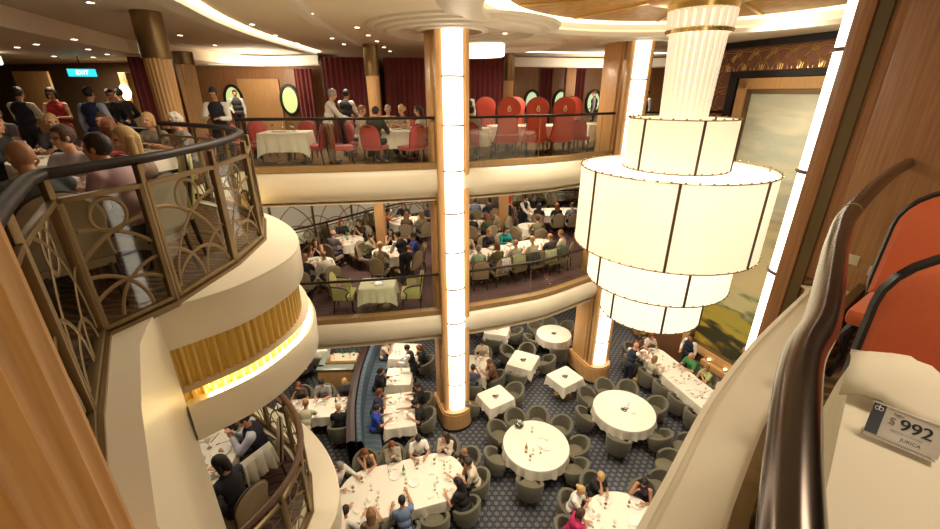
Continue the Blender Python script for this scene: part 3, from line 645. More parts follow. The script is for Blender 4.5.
def tub_chair():
    e = empty('tub_chair'); n = 26; bm = B(); rows = []
    for k in range(n+1):
        a = R(-118)+R(236)*k/n; t = abs(a)/R(118)
        h = .84-.22*(t**1.6); r = .335
        ca, sa = math.sin(a), -math.cos(a)     # back of the chair is -y
        cx, cy = r*ca, r*.95*sa
        ix, iy = (r-.075)*ca, (r-.075)*.95*sa
        taper = .86
        rows.append([bm.verts.new(v) for v in ((cx*taper, cy*taper, .26), (cx, cy, .45), (cx*1.04, cy*1.04, h-.03), (cx*1.0, cy*1.0, h), (ix*1.02, iy*1.02, h), (ix, iy, h-.05), (ix, iy, .4), (ix*taper, iy*taper, .26))])
    for a, b in zip(rows, rows[1:]):
        for k in range(8): bm.faces.new((a[k], a[(k+1) % 8], b[(k+1) % 8], b[k]))
    bm.faces.new(rows[0]); bm.faces.new(rows[-1]); mobj('backrest', bm, taupe, e)
    bm = B(); lathe_c(bm, [(.24, .27), (.262, .30), (.268, .42), (.25, .455), (.2, .465)], 24); 
    for v in bm.verts: v.co.y = v.co.y*.98+.03
    mobj('seat', bm, taupe_s, e)
    for sx in (-1, 1):
        for sy in (-1, 1):
            bm = B(); caps(bm, (sx*.17, sy*.16, .27), (sx*.20, sy*.19, .012), .022, .012, 8); mobj('leg', bm, legm, e)
    return e
def outline_back(bm, pts, th, lean, z0, frame=None):
    """extrude a front-view outline (x, z) into a cushion leaning back"""
    def W(x, z, y): return (x, y-lean*(z-z0), z)
    cx = 0; cz = sum(p[1] for p in pts)/len(pts); n = len(pts)
    def ring(s, y): return [bm.verts.new(W(cx+(x-cx)*s, cz+(z-cz)*s, y)) for x, z in pts]
    A = ring(.9, -th/2); b = ring(1, -th/4); c = ring(1, th/4); d = ring(.9, th/2)
    for p, q in ((A, b), (b, c), (c, d)):
        for k in range(n): bm.faces.new((p[k], p[(k+1) % n], q[(k+1) % n], q[k]))
    bm.faces.new(A); bm.faces.new(d[::-1])
    return [W(x, z, 0) for x, z in pts]
def arch(w, z0, z1, neck=1.0, n=14, foot=1.0):
    """round-topped outline; neck < 1 pinches the lower sides"""
    r = w/2; out = []; zt = z1-r*.9
    for k in range(n+1): a = PI*k/n; out.append((r*math.cos(a), zt+r*.9*math.sin(a)))
    m = 6; left = []
    for k in range(1, m+1):
        t = k/m; f = 1+(neck-1)*math.sin(PI*min(t*1.0, 1))+(foot-1)*t*t; left.append((-r*f, zt+(z0-zt)*t))
    return out+left+[(-x, z) for x, z in left[::-1]]
def dining(key, fab, bw, bh, seat_w=.48, neck=1.0, foot=1.0, frame=legm, arms=False, th=.08, lean=.16, frame_r=.014, cab=True, emblem=False, handle=False, seat_h=.46, seat_m=None):
    def build():
        e = empty(key); bm = B(); box(bm, (0, .02, seat_h-.05), (seat_w, .46, .10), bev=.03); mobj('seat', bm, seat_m or fab, e)
        bm = B(); ol = arch(bw, seat_h-.02, seat_h+bh, neck, foot=foot); pts = outline_back(bm, ol, th, lean, seat_h)
        for v in bm.verts: v.co.y -= .20
        bk = mobj('backrest', bm, fab, e)
        if frame_r:
            bm = B(); tube(bm, [(x, y-.20, z) for x, y, z in pts], frame_r, 6, closed=True, up=(0, 1, 0)); mobj('back_frame', bm, frame, e)
        if handle:
            bm = B(); tube(bm, [(-.07, -.20-.05-lean*bh, seat_h+bh-.07), (0, -.20-.07-lean*bh, seat_h+bh-.05), (.07, -.20-.05-lean*bh, seat_h+bh-.07)], .012, 6); mobj('handle', bm, frame, e)
        if emblem:
            g = B(); zc = seat_h+bh*.72; yb = -.20-lean*(bh*.72)-th/2-.006
            for dz, rr in ((0, .040), (.068, .024)): tube(g, [(rr*math.cos(k*PI/8), yb, zc+dz+rr*math.sin(k*PI/8)) for k in range(16)], .012, 6, closed=True, up=(0, 1, 0))
            mobj('emblem', g, mat('pale_gilt', (.8, .62, .35), .35, .4), bk)
        for sx in (-1, 1):
            for sy in (-1, 1):
                g = B(); x = sx*(seat_w/2-.05)
                if cab and sy > 0: tube(g, [(x, .19, seat_h-.08), (x*1.1, .23, seat_h-.18), (x*1.02, .20, .15), (x*1.1, .25, .012)], [.026, .028, .016, .02], 8)
                else: caps(g, (x, sy*.19, seat_h-.08), (x*1.06, sy*.23, .014), .022, .014, 8)
                mobj('leg', g, frame, e)
            if arms:
                g = B(); x = sx*(seat_w/2+.02); tube(g, [(x, -.24, seat_h+.28), (x, -.05, seat_h+.26), (x, .10, seat_h+.22), (x*1.04, .17, seat_h+.14), (x, .10, seat_h+.05), (x*.98, .12, seat_h-.1)], .019, 6); ar = mobj('armrest', g, frame, e)
                g = B(); box(g, (sx*(seat_w/2+.012), -.04, seat_h+.08), (.03, .34, .30), bev=.01); mobj('side_panel', g, fab, ar)
        return e
    return build
CHAIRS = {'tub': ('tub_chair', tub_chair, 'chair'),
 'beige': ('upholstered_chair', dining('upholstered_chair', beige_f, .50, .52, neck=.93), 'chair'),
 'red': ('red_dining_chair', dining('red_dining_chair', red_f, .50, .50, handle=True), 'chair'),
 'tall': ('tall_throne_chair', dining('tall_throne_chair', red_b, .62, 1.06, .56, neck=.80, foot=1.12, th=.12, lean=.10, emblem=True), 'chair'),
 'lime': ('lime_armchair', dining('lime_armchair', lime, .56, .52, .56, arms=True), 'armchair'),
 'orange': ('velvet_chair', dining('velvet_chair', orange_f, .56, .66, .54, frame_r=.028, frame=black, th=.10, lean=.12), 'chair'),
 'blackc': ('cafe_chair', dining('cafe_chair', black, .42, .42, .42), 'chair')}
def chair(kind, x, y, z, face, label, group=None):
    nm, bl, cat = CHAIRS[kind]; return inst(nm, bl, (x, y, z), face-PI/2, label, cat, group)
HOURS = ['twelve', 'one', 'two', 'three', 'four', 'five', 'six', 'seven', 'eight', 'nine', 'ten', 'eleven']
def lab16(desc, where):
    w = desc.split(); k = 16-len(where.split())-1
    while len(w) > k: w.pop()
    while w[-1] in ('in', 'and', 'of', 'with', 'a', 'the', 'at', 'his', 'to', 'his', 'back', 'over', 'an', 'out', 'hand', 'both', 'dark', 'light', 'white', 'black', 'pale', 'long', 'brown,'): w.pop()
    return ' '.join(w).rstrip(',')+' at '+where
class Tab:
    """a table under a cloth; rounded rectangle half sizes hx, hy with corner radius"""
    def __init__(s, c, hx, hy, rad, rz, zf, phrase, name='dining_table', drop=.30, kind='tub', m=None, H=.75, ped=True, lab=None, ccat='tablecloth'):
        s.c = Vector(c[:2]); s.hx, s.hy, s.rad, s.rz, s.z, s.ph, s.kind, s.H = hx, hy, rad, rz, zf, phrase, kind, H; s.used = set(); s.seats = []
        e = empty(name, (s.c.x, s.c.y, zf), rz, 'cloth-covered table: '+phrase if not lab else lab, 'table')
        top = s.outline(64); bm = B(); prism(bm, top, H-.05, H-.01); mobj('tabletop', bm, oak_d, e)
        bm = B(); lathe_c(bm, [(.05, .05), (.05, H-.05)], 12) ; 
        span = [0] if hx < 1.1 else [-hx*.55, hx*.55]
        bm.free()
        for q in span:
            bm = B(); lathe_c(bm, [(.30, .004), (.30, .03), (.07, .07), (.05, .12), (.05, H-.05)], 20)
            for v in bm.verts: v.co.x += q
            mobj('pedestal', bm, bronze_m, e)
        n = max(64, int((hx+hy)*70)); ol = s.outline(n); bm = B(); rings = []; rnd = random.Random(int(abs(c[0]*97+c[1]*31)))
        ph = [rnd.uniform(0, 6.28) for _ in range(3)]; sq = rad < .2 and hx < .8
        for j, (dz, amp) in enumerate(((.004, -.03), (.004, 0), (-.012, .008), (-.08, .018), (-drop*.6, .045), (-drop, .075))):
            ring = []
            for k, (x, y) in enumerate(ol):
                a = 2*PI*k/n; w = math.sin(a*17+ph[0])*.55+math.sin(a*29+ph[1])*.35+math.sin(a*7+ph[2])*.3
                l = math.hypot(x, y) or 1; o = amp*(.35+.65*w) if j > 1 else amp
                if j > 1: o = max(o, .006)
                z = H+dz
                if sq and j > 2:
                    cn = (min(abs(x)/hx, abs(y)/hy))**6; z -= cn*drop*.42*(j-2)/3; o += cn*.03*(j-2)
                ring.append(bm.verts.new((x+x/l*o, y+y/l*o, z)))
            rings.append(ring)
        for a_, b_ in zip(rings, rings[1:]):
            for k in range(n): bm.faces.new((a_[k], a_[(k+1) % n], b_[(k+1) % n], b_[k]))
        bm.faces.new(rings[0])
        tag(mobj('tablecloth', bm, m or cloth, None, loc=(s.c.x, s.c.y, zf), rz=rz), 'white tablecloth draped over '+phrase, ccat)
    def outline(s, n):
        out = []; hx, hy, r = s.hx, s.hy, min(s.rad, s.hx, s.hy); sx, sy = hx-r, hy-r; per = 4*(sx+sy)+2*PI*r
        for k in range(n):
            d = per*k/n
            for (L, fn) in ((sy*2, lambda t: (hx, -sy+t)), (PI*r/2, lambda t: (sx+r*math.cos(t/r), sy+r*math.sin(t/r))), (sx*2, lambda t: (sx-t, hy)), (PI*r/2, lambda t: (-sx-r*math.sin(t/r), sy+r*math.cos(t/r))),
                            (sy*2, lambda t: (-hx, sy-t)), (PI*r/2, lambda t: (-sx-r*math.cos(t/r), -sy-r*math.sin(t/r))), (sx*2, lambda t: (-sx+t, -hy)), (PI*r/2, lambda t: (sx+r*math.sin(t/r), -sy-r*math.cos(t/r)))):
                if d <= L and L > 0: out.append(fn(d)); break
                d -= L
            else: out.append((hx, -sy))
        return out
    def near(s, p):
        """closest rim point and outward normal, in the room"""
        ol = s.outline(160); ca, sa = math.cos(s.rz), math.sin(s.rz)
        W = [Vector((s.c.x+x*ca-y*sa, s.c.y+x*sa+y*ca)) for x, y in ol]; p = Vector(p[:2])
        i = min(range(len(W)), key=lambda k: (W[k]-p).length); t = (W[(i+1) % 160]-W[i-1]).normalized(); nrm = Vector((t.y, -t.x))
        return W[i], nrm
    def seat_at(s, px, py, h, gap=.30):
        p = at(px, py, s.z+h); q, n = s.near(p); r = q+n*gap
        def walk(sg):
            w = r.copy()
            for k in range(70):
                if not s.seats or min((w-o).length for o in s.seats) >= .64: return k, w
                q_, n_ = s.near(w); w = w+Vector((-n_.y, n_.x))*sg*.07; q_, n_ = s.near(w); w = q_+n_*gap
            return 99, r.copy()
        r = min((walk(1), walk(-1)), key=lambda t: t[0])[1]
        q2, n2 = s.near(r); r = q2+n2*gap
        s.seats.append(r.copy()); return r, math.atan2(-n2.y, -n2.x)
    def hour(s, r, key='seat'):
        a = px_of((r.x, r.y, s.z+.75)); b = px_of((s.c.x, s.c.y, s.z+.75)); ang = math.atan2(a[0]-b[0], -(a[1]-b[1])*(1.5)); h = round(ang/(PI/6)) % 12
        k = 0
        while (h, key) in s.used and k < 12: h = (h+1) % 12; k += 1
        s.used.add((h, key)); return HOURS[h]+" o'clock"
    def chairs(s, pts, kind=None, desc='empty taupe tub chair', h=.5):
        for px, py in pts:
            r, f = s.seat_at(px, py, h, .26); chair(kind or s.kind, r.x, r.y, s.z, f, '%s at %s of %s' % (desc, s.hour(r), s.ph))
    def person(s, px, py, desc, pose='table', look=(0, -.25), seat=True, hh=1.22, cd=None, **k):
        r, f = s.seat_at(px, py, hh)
        hr = s.hour(r)
        if seat: chair(s.kind, r.x, r.y, s.z, f, 'occupied %s at %s of %s' % (cd or {'tub': 'taupe tub chair', 'beige': 'beige chair', 'red': 'red chair'}.get(s.kind, 'chair'), hr, s.ph))
        return person((r.x, r.y, s.z), f, lab16(desc, '%s of %s' % (hr, s.ph)), pose, look=look, **k)
    def inside(s, n, marg=.22, seed=0, mind=.12):
        rnd = random.Random(seed+int(abs(s.c.x*13+s.c.y*7))); out = []; ca, sa = math.cos(s.rz), math.sin(s.rz); t = 0
        while len(out) < n and t < 4000:
            t += 1; x, y = rnd.uniform(-s.hx, s.hx), rnd.uniform(-s.hy, s.hy); w = Vector((s.c.x+x*ca-y*sa, s.c.y+x*sa+y*ca))
            if max(abs(x)/max(s.hx-marg, .05), abs(y)/max(s.hy-marg, .05)) > 1: continue
            if s.rad > .3 and (math.hypot(x/(s.hx-marg), y/(s.hy-marg)) > 1.0): continue
            if all((w-o).length > mind for o in out): out.append(w)
        return out
    def rim(s, r, inset):
        q, n = s.near(r); return q-n*inset
# ---- tableware ----
china = mat('white_china', (.85, .82, .76), .25); silver = mat('cutlery_steel', (.6, .57, .5), .25, .9)
wineg = glassm('wine_glass_glass', (.88, .88, .84), .22)
def plate():
    bm = B(); lathe_c(bm, [(.06, 0), (.075, .004), (.13, .018), (.128, .022), (.075, .009), (.02, .008)], 24); return mobj('plate', bm, china)
def food_plate():
    o = plate(); o.name = 'plate'; bm = B(); ball(bm, (.01, .01, .018), (.04, .03, .014), 2); ball(bm, (-.03, -.02, .018), (.02, .02, .012), 1); mobj('food', bm, mat('cooked_food', (.42, .27, .12), .6, var=.4, vs_=20), o); return o
def wine_glass():
    bm = B(); lathe(bm, [(.001, .002), (.034, .004), (.005, .012), (.004, .085), (.025, .11), (.036, .145), (.032, .19)], 14); return mobj('wine_glass', bm, wineg)
def red_wine():
    o = wine_glass(); bm = B(); lathe_c(bm, [(.008, .095), (.024, .112), (.033, .138)], 12); mobj('wine', bm, mat('red_wine', (.12, .004, .008), .2), o); return o
def bottle(mname, col):
    def f():
        bm = B(); lathe_c(bm, [(.034, 0), (.038, .01), (.038, .18), (.014, .235), (.013, .30)], 16); o = mobj('bottle', bm, mat(mname, col, .12, coat=.4))
        bm = B(); lathe(bm, [(.0388, .06), (.0388, .15)], 16); mobj('bottle_label', bm, china, o); return o
    return f
def napkin():
    bm = B(); box(bm, (0, 0, .008), (.16, .07, .014), bev=.005); box(bm, (.02, .01, .02), (.10, .05, .012), .5, .004); return mobj('napkin', bm, cloth)
def fork():
    bm = B(); box(bm, (0, -.03, .003), (.008, .13, .003)); box(bm, (0, .055, .003), (.022, .05, .003)); return mobj('fork', bm, silver)
def knife():
    bm = B(); box(bm, (0, -.04, .003), (.012, .09, .005)); box(bm, (0, .05, .003), (.018, .11, .002)); return mobj('knife', bm, silver)
def centre():
    bm = B()
    for dx, dy in ((-.05, 0), (.05, .02), (0, -.06)): tube(bm, [(dx+.045*math.cos(k*PI/7), dy+.045*math.sin(k*PI/7), .02) for k in range(14)], .010, 5, closed=True)
    o = mobj('condiment_holder', bm, black); bm = B(); lathe_c(bm, [(.02, 0), (.022, .05), (.01, .07)], 10)
    for v in bm.verts: v.co.x += .05; v.co.y += .02
    mobj('shaker', bm, china, o); bm = B(); lathe_c(bm, [(.02, 0), (.022, .05), (.01, .07)], 10)
    for v in bm.verts: v.co.x -= .05
    mobj('shaker', bm, silver, o); return o
WARE = {'plate': plate, 'food': food_plate, 'glass': wine_glass, 'red': red_wine, 'bottle': bottle('green_bottle_glass', (.02, .30, .07)), 'yellow': bottle('amber_bottle_glass', (.45, .30, .05)), 'napkin': napkin, 'fork': fork, 'knife': knife, 'centre': centre}
WL = {'plate': ('white dinner plate', 'plate'), 'food': ('white plate with food', 'plate'), 'glass': ('clear wine glass', 'glass'), 'red': ('glass of red wine', 'glass'), 'bottle': ('green glass bottle', 'bottle'), 'yellow': ('amber glass bottle', 'bottle'), 'napkin': ('folded white napkin', 'napkin'), 'fork': ('steel fork', 'fork'), 'knife': ('steel knife', 'knife'), 'centre': ('small black condiment holder', 'condiment holder')}
def ware(key, p, tb, rz=0, one=False, w=''):
    d, c = WL[key]; return inst('w_'+key, WARE[key], (p.x, p.y, tb.z+tb.H+.006), rz, d+(' lying ' if key in ('fork', 'knife', 'napkin') else ' standing ')+(w+' of ' if w else 'on ')+tb.ph, c, None if one else '%s on %s' % ({'glass': 'glasses', 'knife': 'knives'}.get(c, c+'s'), tb.ph))
def lay(tb, kinds=('food', 'glass', 'fork', 'knife'), extra=4, seed=1, rims=None):
    rnd = random.Random(seed)
    for r in (rims if rims is not None else tb.seats):
        q, n = tb.near(r); f = math.atan2(-n.y, -n.x)-PI/2; t = Vector((-n.y, n.x)); hw = 'at '+tb.hour(r, 'ware')
        if 'food' in kinds or 'plate' in kinds: ware('food' if 'food' in kinds else 'plate', q-n*.20, tb, f, w=hw)
        if 'glass' in kinds: ware('red' if 'red' in kinds and rnd.random() < .4 else 'glass', q-n*.36+t*.14, tb, w=hw)
        if 'fork' in kinds: ware('fork', q-n*.20+t*.17, tb, f, w=hw)
        if 'knife' in kinds: ware('knife', q-n*.20-t*.17, tb, f, w=hw)
        if 'napkin' in kinds: ware('napkin', q-n*.2, tb, f+rnd.uniform(-.4, .4), w=hw)
    if extra:
        c = tb.inside(extra, .42 if tb.hy > .6 else .3, seed)
        for i, p in enumerate(c): ware(('glass', 'napkin', 'plate', 'glass')[i % 4], p, tb, rnd.uniform(0, 6), w='towards the middle')

# =====================================================================
# PEOPLE
# =====================================================================
def ik(S, H, l1, l2, pole):
    S, H = Vector(S), Vector(H); d = H-S; L = min(d.length, (l1+l2)*.985); d.normalize(); H = S+d*L
    a = (l1*l1-l2*l2+L*L)/(2*L); h = math.sqrt(max(l1*l1-a*a, 0)); p = Vector(pole); p = (p-d*p.dot(d)).normalized()
    return S+d*a+p*h, H
# pose: hips height, torso lean (forward), right and left hand targets
POSES = {
 'table':  dict(sit=1, lean=.20, hr=(.13, .44, .84), hl=(-.13, .42, .84)),
 'wide':   dict(sit=1, lean=.28, hr=(.26, .44, .83), hl=(-.20, .50, .83)),
 'chin':   dict(sit=1, lean=.32, hr=(.03, .27, 1.08), hl=(-.10, .40, .83)),
 'clasp':  dict(sit=1, lean=.24, hr=(.04, .36, .98), hl=(-.04, .36, .97)),
 'reach':  dict(sit=1, lean=.42, hr=(.16, .68, .90), hl=(-.22, .42, .84)),
 'back':   dict(sit=1, lean=-.06, hr=(.15, .34, .80), hl=(-.15, .34, .80)),
 'fork':   dict(sit=1, lean=.30, hr=(.11, .36, 1.0), hl=(-.13, .44, .85)),
 'stand':  dict(sit=0, lean=.02, hr=(.20, .16, 1.02), hl=(-.24, .04, .82)),
 'serve':  dict(sit=0, lean=.26, hr=(.13, .50, 1.02), hl=(-.10, .46, 1.06)),
 'carry':  dict(sit=0, lean=.03, hr=(.14, .34, 1.16), hl=(-.10, .33, 1.14)),
 'bend':   dict(sit=0, lean=.62, hr=(.12, .72, .86), hl=(-.16, .60, .92)),
}
PM = {}
def skeleton(pose, fem):
    p = POSES[pose]; sit = p['sit']; w = .88 if fem else 1.0; ln = p['lean']; J = {}
    hz = .54 if sit else .93; J['pel'] = Vector((0, 0 if sit else -.01, hz))
    up = Vector((0, math.sin(ln), math.cos(ln))); fw = Vector((0, math.cos(ln), -math.sin(ln)))
    J['wai'] = J['pel']+up*.20; J['che'] = J['pel']+up*.38; J['nek'] = J['pel']+up*.515+fw*.0
    J['hed'] = J['pel']+up*.585+Vector((0, .035, .09)); J['up'] = up; J['fw'] = fw
    for s, k in ((1, 'r'), (-1, 'l')):
        J['s'+k] = J['pel']+up*.455+Vector((s*.175*w, 0, 0)); t = Vector(p['h'+k])
        if not sit: t = Vector((t.x, t.y, t.z))
        J['e'+k], J['h'+k] = ik(J['s'+k], t, .285, .255, (s*.55, -.35, -1))
        J['hip'+k] = J['pel']+Vector((s*.09, 0, -.03))
        if sit: J['k'+k] = Vector((s*.11, .36, .54)); J['a'+k] = Vector((s*.12, .30, .10)); J['t'+k] = Vector((s*.13, .46, .05))
        else: J['k'+k] = Vector((s*.10, .03, .50)); J['a'+k] = Vector((s*.11, -.01, .09)); J['t'+k] = Vector((s*.13, .16, .05))
    return J
def remesh(bm, vox, mats_, name, smooth_it=2):
    me = bpy.data.meshes.new(name); bm.to_mesh(me); bm.free(); o = bpy.data.objects.new(name, me); COL.objects.link(o)
    m = o.modifiers.new('r', 'REMESH'); m.mode = 'VOXEL'; m.voxel_size = vox; m.use_smooth_shade = True
    if smooth_it: s = o.modifiers.new('s', 'SMOOTH'); s.factor = .5; s.iterations = smooth_it
    dg = bpy.context.evaluated_depsgraph_get(); dg.update(); r = bpy.data.meshes.new_from_object(o.evaluated_get(dg)); bpy.data.objects.remove(o)
    r.materials.clear()
    for x in mats_: r.materials.append(x)
    for p in r.polygons: p.use_smooth = True
    r.name = name; return r
skin0 = mat('skin_fair', (.62, .33, .20), .5); eye_m = mat('eye_dark', (.03, .015, .01), .3); lip_m = mat('lip', (.42, .12, .09), .5)
SKIN = {'f': skin0, 'm': mat('skin_tan', (.48, .24, .13), .5), 'd': mat('skin_brown', (.22, .10, .055), .5)}
def head_mat(J, look):
    yaw, pit = look; return Matrix.Translation(J['hed']) @ Matrix.Rotation(yaw, 4, 'Z') @ Matrix.Rotation(pit, 4, 'X')
def body_mesh(pose, fem, look, fine):
    key = ('b', pose, fem, look, fine)
    if key in PM: return PM[key]
    J = skeleton(pose, fem); w = .88 if fem else 1.0; bm = B(); up = J['up']
    rot = Matrix.Rotation(-POSES[pose]['lean'], 4, 'X')
    ball(bm, J['pel'], (.155*(1.05 if fem else 1), .11, .11), 3, rot); ball(bm, J['wai'], (.13*w, .095, .13), 3, rot)
    ball(bm, J['che'], (.165*w, .112, .16), 3, rot); ball(bm, J['pel']+up*.44, (.17*w, .08, .07), 3, rot)
    if fem: 
        for s in (-1, 1): ball(bm, J['che']+J['fw']*.08+Vector((s*.065, 0, .02)), .062, 2)
    hm = head_mat(J, look)
    def H(v): return hm @ Vector(v)
    caps(bm, J['nek']-up*.05, H((0, -.012, -.06)), .056*w, .050*w, 12)
    R3 = hm.to_3x3().to_4x4()
    ball(bm, H((0, -.008, .025)), (.074, .092, .092), 3, R3); ball(bm, H((0, .022, -.045)), (.056, .062, .068), 3, R3)
    ball(bm, H((0, .060, -.085)), (.026, .02, .02), 2, R3)
    caps(bm, H((0, .078, .018)), H((0, .100, -.022)), .008, .014, 8)
    for s in (-1, 1): ball(bm, H((s*.076, -.005, -.005)), (.012, .02, .032), 2, R3); ball(bm, H((s*.034, .068, -.03)), (.02, .016, .02), 2, R3); caps(bm, H((s*.048, .072, .026)), H((s*.014, .083, .027)), .008, .008, 6)
    for k, s in (('r', 1), ('l', -1)):
        S, E_, Hn = J['s'+k], J['e'+k], J['h'+k]
        ball(bm, S, .058*w, 2); caps(bm, J['nek']-up*.055, S, .058*w, .054*w, 10); caps(bm, S, E_, .050*w, .040*w, 12); caps(bm, E_, Hn, .041*w, .027*w, 12)
        d = (Hn-E_).normalized(); sd = d.cross(Vector((0, 0, 1))).normalized()*s; dn = sd.cross(d).normalized(); dn = dn if dn.z < 0 else -dn
        pc = Hn+d*.045; Rh = Matrix((sd, d, sd.cross(d))).transposed().to_4x4(); ball(bm, pc, (.040*w, .05, .019), 2, Rh)
        for q, L in ((-.030, .058), (-.010, .070), (.010, .066), (.028, .050)):
            b0 = pc+sd*q*w+d*.036; b1 = b0+d*L*.55+dn*.006; b2 = b1+d*L*.35+dn*L*.42
            caps(bm, b0, b1, .0095, .009, 6); caps(bm, b1, b2, .009, .0078, 6)
        t0 = pc-sd*.034*w-d*.012; t1 = t0-sd*.024+d*.026+dn*.004; t2 = t1+d*.028; caps(bm, t0, t1, .013, .0105, 6); caps(bm, t1, t2, .0105, .009, 6)
        caps(bm, J['hip'+k], J['k'+k], .082, .056, 12); caps(bm, J['k'+k], J['a'+k], .054, .036, 12)
        caps(bm, J['a'+k]-Vector((0, .03, .03)), J['t'+k], .04, .032, 10)
    me = remesh(bm, .0075 if fine else .0115, [skin0, eye_m, lip_m], 'body', 1); inv = hm.inverted(); sc_ = 1.0 if fine else 1.25
    for p in me.polygons:
        c = inv @ p.center
        if c.y > .045 and abs(c.x) < .07 and -.1 < c.z < .06:
            if abs(abs(c.x)-.033) < .013*sc_ and abs(c.z-.008) < .0065*sc_: p.material_index = 1
            elif abs(c.x) < .024 and abs(c.z+.055) < .0065*sc_: p.material_index = 2
    PM[key] = me; return me
def shirt_mesh(pose, fem, sleeve, vest=False):
    key = ('s', pose, fem, sleeve, vest)
    if key in PM: return PM[key]
    J = skeleton(pose, fem); w = .88 if fem else 1.0; bm = B(); up = J['up']; rot = Matrix.Rotation(-POSES[pose]['lean'], 4, 'X'); g = .026 if vest else .014
    ball(bm, J['pel']+up*.02, (.155*(1.05 if fem else 1)+g, .11+g, .10), 3, rot); ball(bm, J['wai'], (.13*w+g+.01, .095+g+.006, .14), 3, rot)
    ball(bm, J['che'], (.165*w+g, .112+g, .165), 3, rot)
    if not vest: ball(bm, J['pel']+up*.44, (.17*w+g, .08+g, .07+g), 3, rot); caps(bm, J['nek']-up*.06, J['nek']-up*.012, .072*w, .062*w, 12)
    else:
        for s in (-1, 1): caps(bm, J['pel']+up*.38+Vector((s*.09, 0, 0)), J['pel']+up*.47+Vector((s*.095, -.01, 0)), .085, .07, 10)
    if fem and not vest:
        for s in (-1, 1): ball(bm, J['che']+J['fw']*.08+Vector((s*.065, 0, .02)), .062+g, 2)
    if not vest and sleeve:
        for k in 'rl':
            S, E_, Hn = J['s'+k], J['e'+k], J['h'+k]; ball(bm, S, .056*w+g, 2); caps(bm, J['nek']-up*.065, S, .060*w+g, .054*w+g, 10)
            if sleeve == 'long': caps(bm, S, E_, .050*w+g+.004, .040*w+g+.002, 12); caps(bm, E_, E_.lerp(Hn, .93), .041*w+g, .027*w+g, 12)
            else: caps(bm, S, S.lerp(E_, .62), .050*w+g+.004, .048*w+g+.004, 12)
    PM[key] = remesh(bm, .013, [cloth], 'clothes', 7); return PM[key]
def legs_mesh(pose, fem, skirt):
    key = ('l', pose, fem, skirt)
    if key in PM: return PM[key]
    J = skeleton(pose, fem); bm = B(); g = .016; ball(bm, J['pel']-Vector((0, 0, .02)), (.155*(1.05 if fem else 1)+g, .12+g, .10+g), 3)
    for k in 'rl':
        caps(bm, J['hip'+k], J['k'+k], .082+g, .056+g+.004, 12)
        if not skirt: caps(bm, J['k'+k], J['a'+k], .054+g, .036+g+.006, 12)
    if skirt: caps(bm, J['pel'], (J['kr']+J['kl'])/2, .16, .12, 12)
    else:
        pass
    PM[key] = remesh(bm, .015, [black], 'trousers', 2); return PM[key]
def shoe_mesh(pose):
    key = ('f', pose)
    if key in PM: return PM[key]
    J = skeleton(pose, False); bm = B()
    for k in 'rl': caps(bm, J['a'+k]-Vector((0, .035, .035)), J['t'+k]-Vector((0, -.015, .005)), .048, .042, 10)
    for v in bm.verts: v.co.z = max(v.co.z, .004)
    PM[key] = remesh(bm, .012, [black], 'shoes', 1); return PM[key]
def hair_mesh(kind, fine=False):
    key = ('h', kind)
    if key in PM: return PM[key]
    bm = B()
    def cap(s, c, front=.052, low=-.035, top=.2):
        vs = ball(bm, c, s, 4)
        for v in vs:
            x, y, z = v.co
            if kind == 'bald':
                t = min(1, max(0, (z-.025)/.03, (y+.02)/.03)); f = 1-.28*t; v.co = Vector((x*f*.985, y*f*.985, z*f))
            elif (y > front-.5*max(0, .075-z)*0 and z < .070 and y > .030+.35*max(0, z)) : v.co = Vector((x*.82, y*.78, z*.9))
            elif z < low and y > -.02: v.co = Vector((x*.84, y*.86, z))
    cap((.083, .104, .104), (0, -.012, .034))
    if kind in ('long', 'blonde_long'):
        for s in (-1, 1): caps(bm, (s*.055, -.03, .02), (s*.075, -.035, -.17), .045, .032, 10); caps(bm, (s*.03, -.075, .02), (s*.045, -.085, -.24), .055, .035, 10)
        caps(bm, (0, -.08, .03), (0, -.095, -.25), .06, .035, 10)
    if kind == 'bob':
        for s in (-1, 1): caps(bm, (s*.058, -.02, .02), (s*.070, -.015, -.085), .042, .034, 10)
        caps(bm, (0, -.07, .02), (0, -.075, -.09), .062, .05, 10)
    if kind == 'bun': ball(bm, (0, -.115, .05), .042, 2)
    if kind == 'curly':
        rnd = random.Random(3)
        for _ in range(46):
            a, b = rnd.uniform(0, 2*PI), rnd.uniform(-.35, 1.4); r = .1; x, y, z = r*math.cos(a)*math.cos(b), r*math.sin(a)*math.cos(b), r*math.sin(b)
            if y > .03 and z < .06: continue
            ball(bm, (x*.9, y-.015, z+.03), .026, 1)
    PM[key] = remesh(bm, .009, [black], 'hair', 2); return PM[key]
CC = {}
def colm(c, rough=.8):
    k = 'garment_%02x%02x%02x' % tuple(int(v*255) for v in c)
    return mat(k, c, rough)
def child(name, me, m, parent, mw=None, slot=0):
    o = bpy.data.objects.new(name, me); COL.objects.link(o); o.parent = parent
    o.material_slots[slot].link = 'OBJECT'; o.material_slots[slot].material = m
    if mw is not None: o.matrix_local = mw
    return o
HC = {'stubble': (.13, .06, .035), 'black': (.012, .009, .008), 'brown': (.07, .032, .014), 'blonde': (.55, .36, .14), 'grey': (.32, .29, .26), 'white': (.62, .58, .5), 'auburn': (.20, .055, .015), 'dark': (.03, .018, .012), 'light': (.28, .15, .06)}
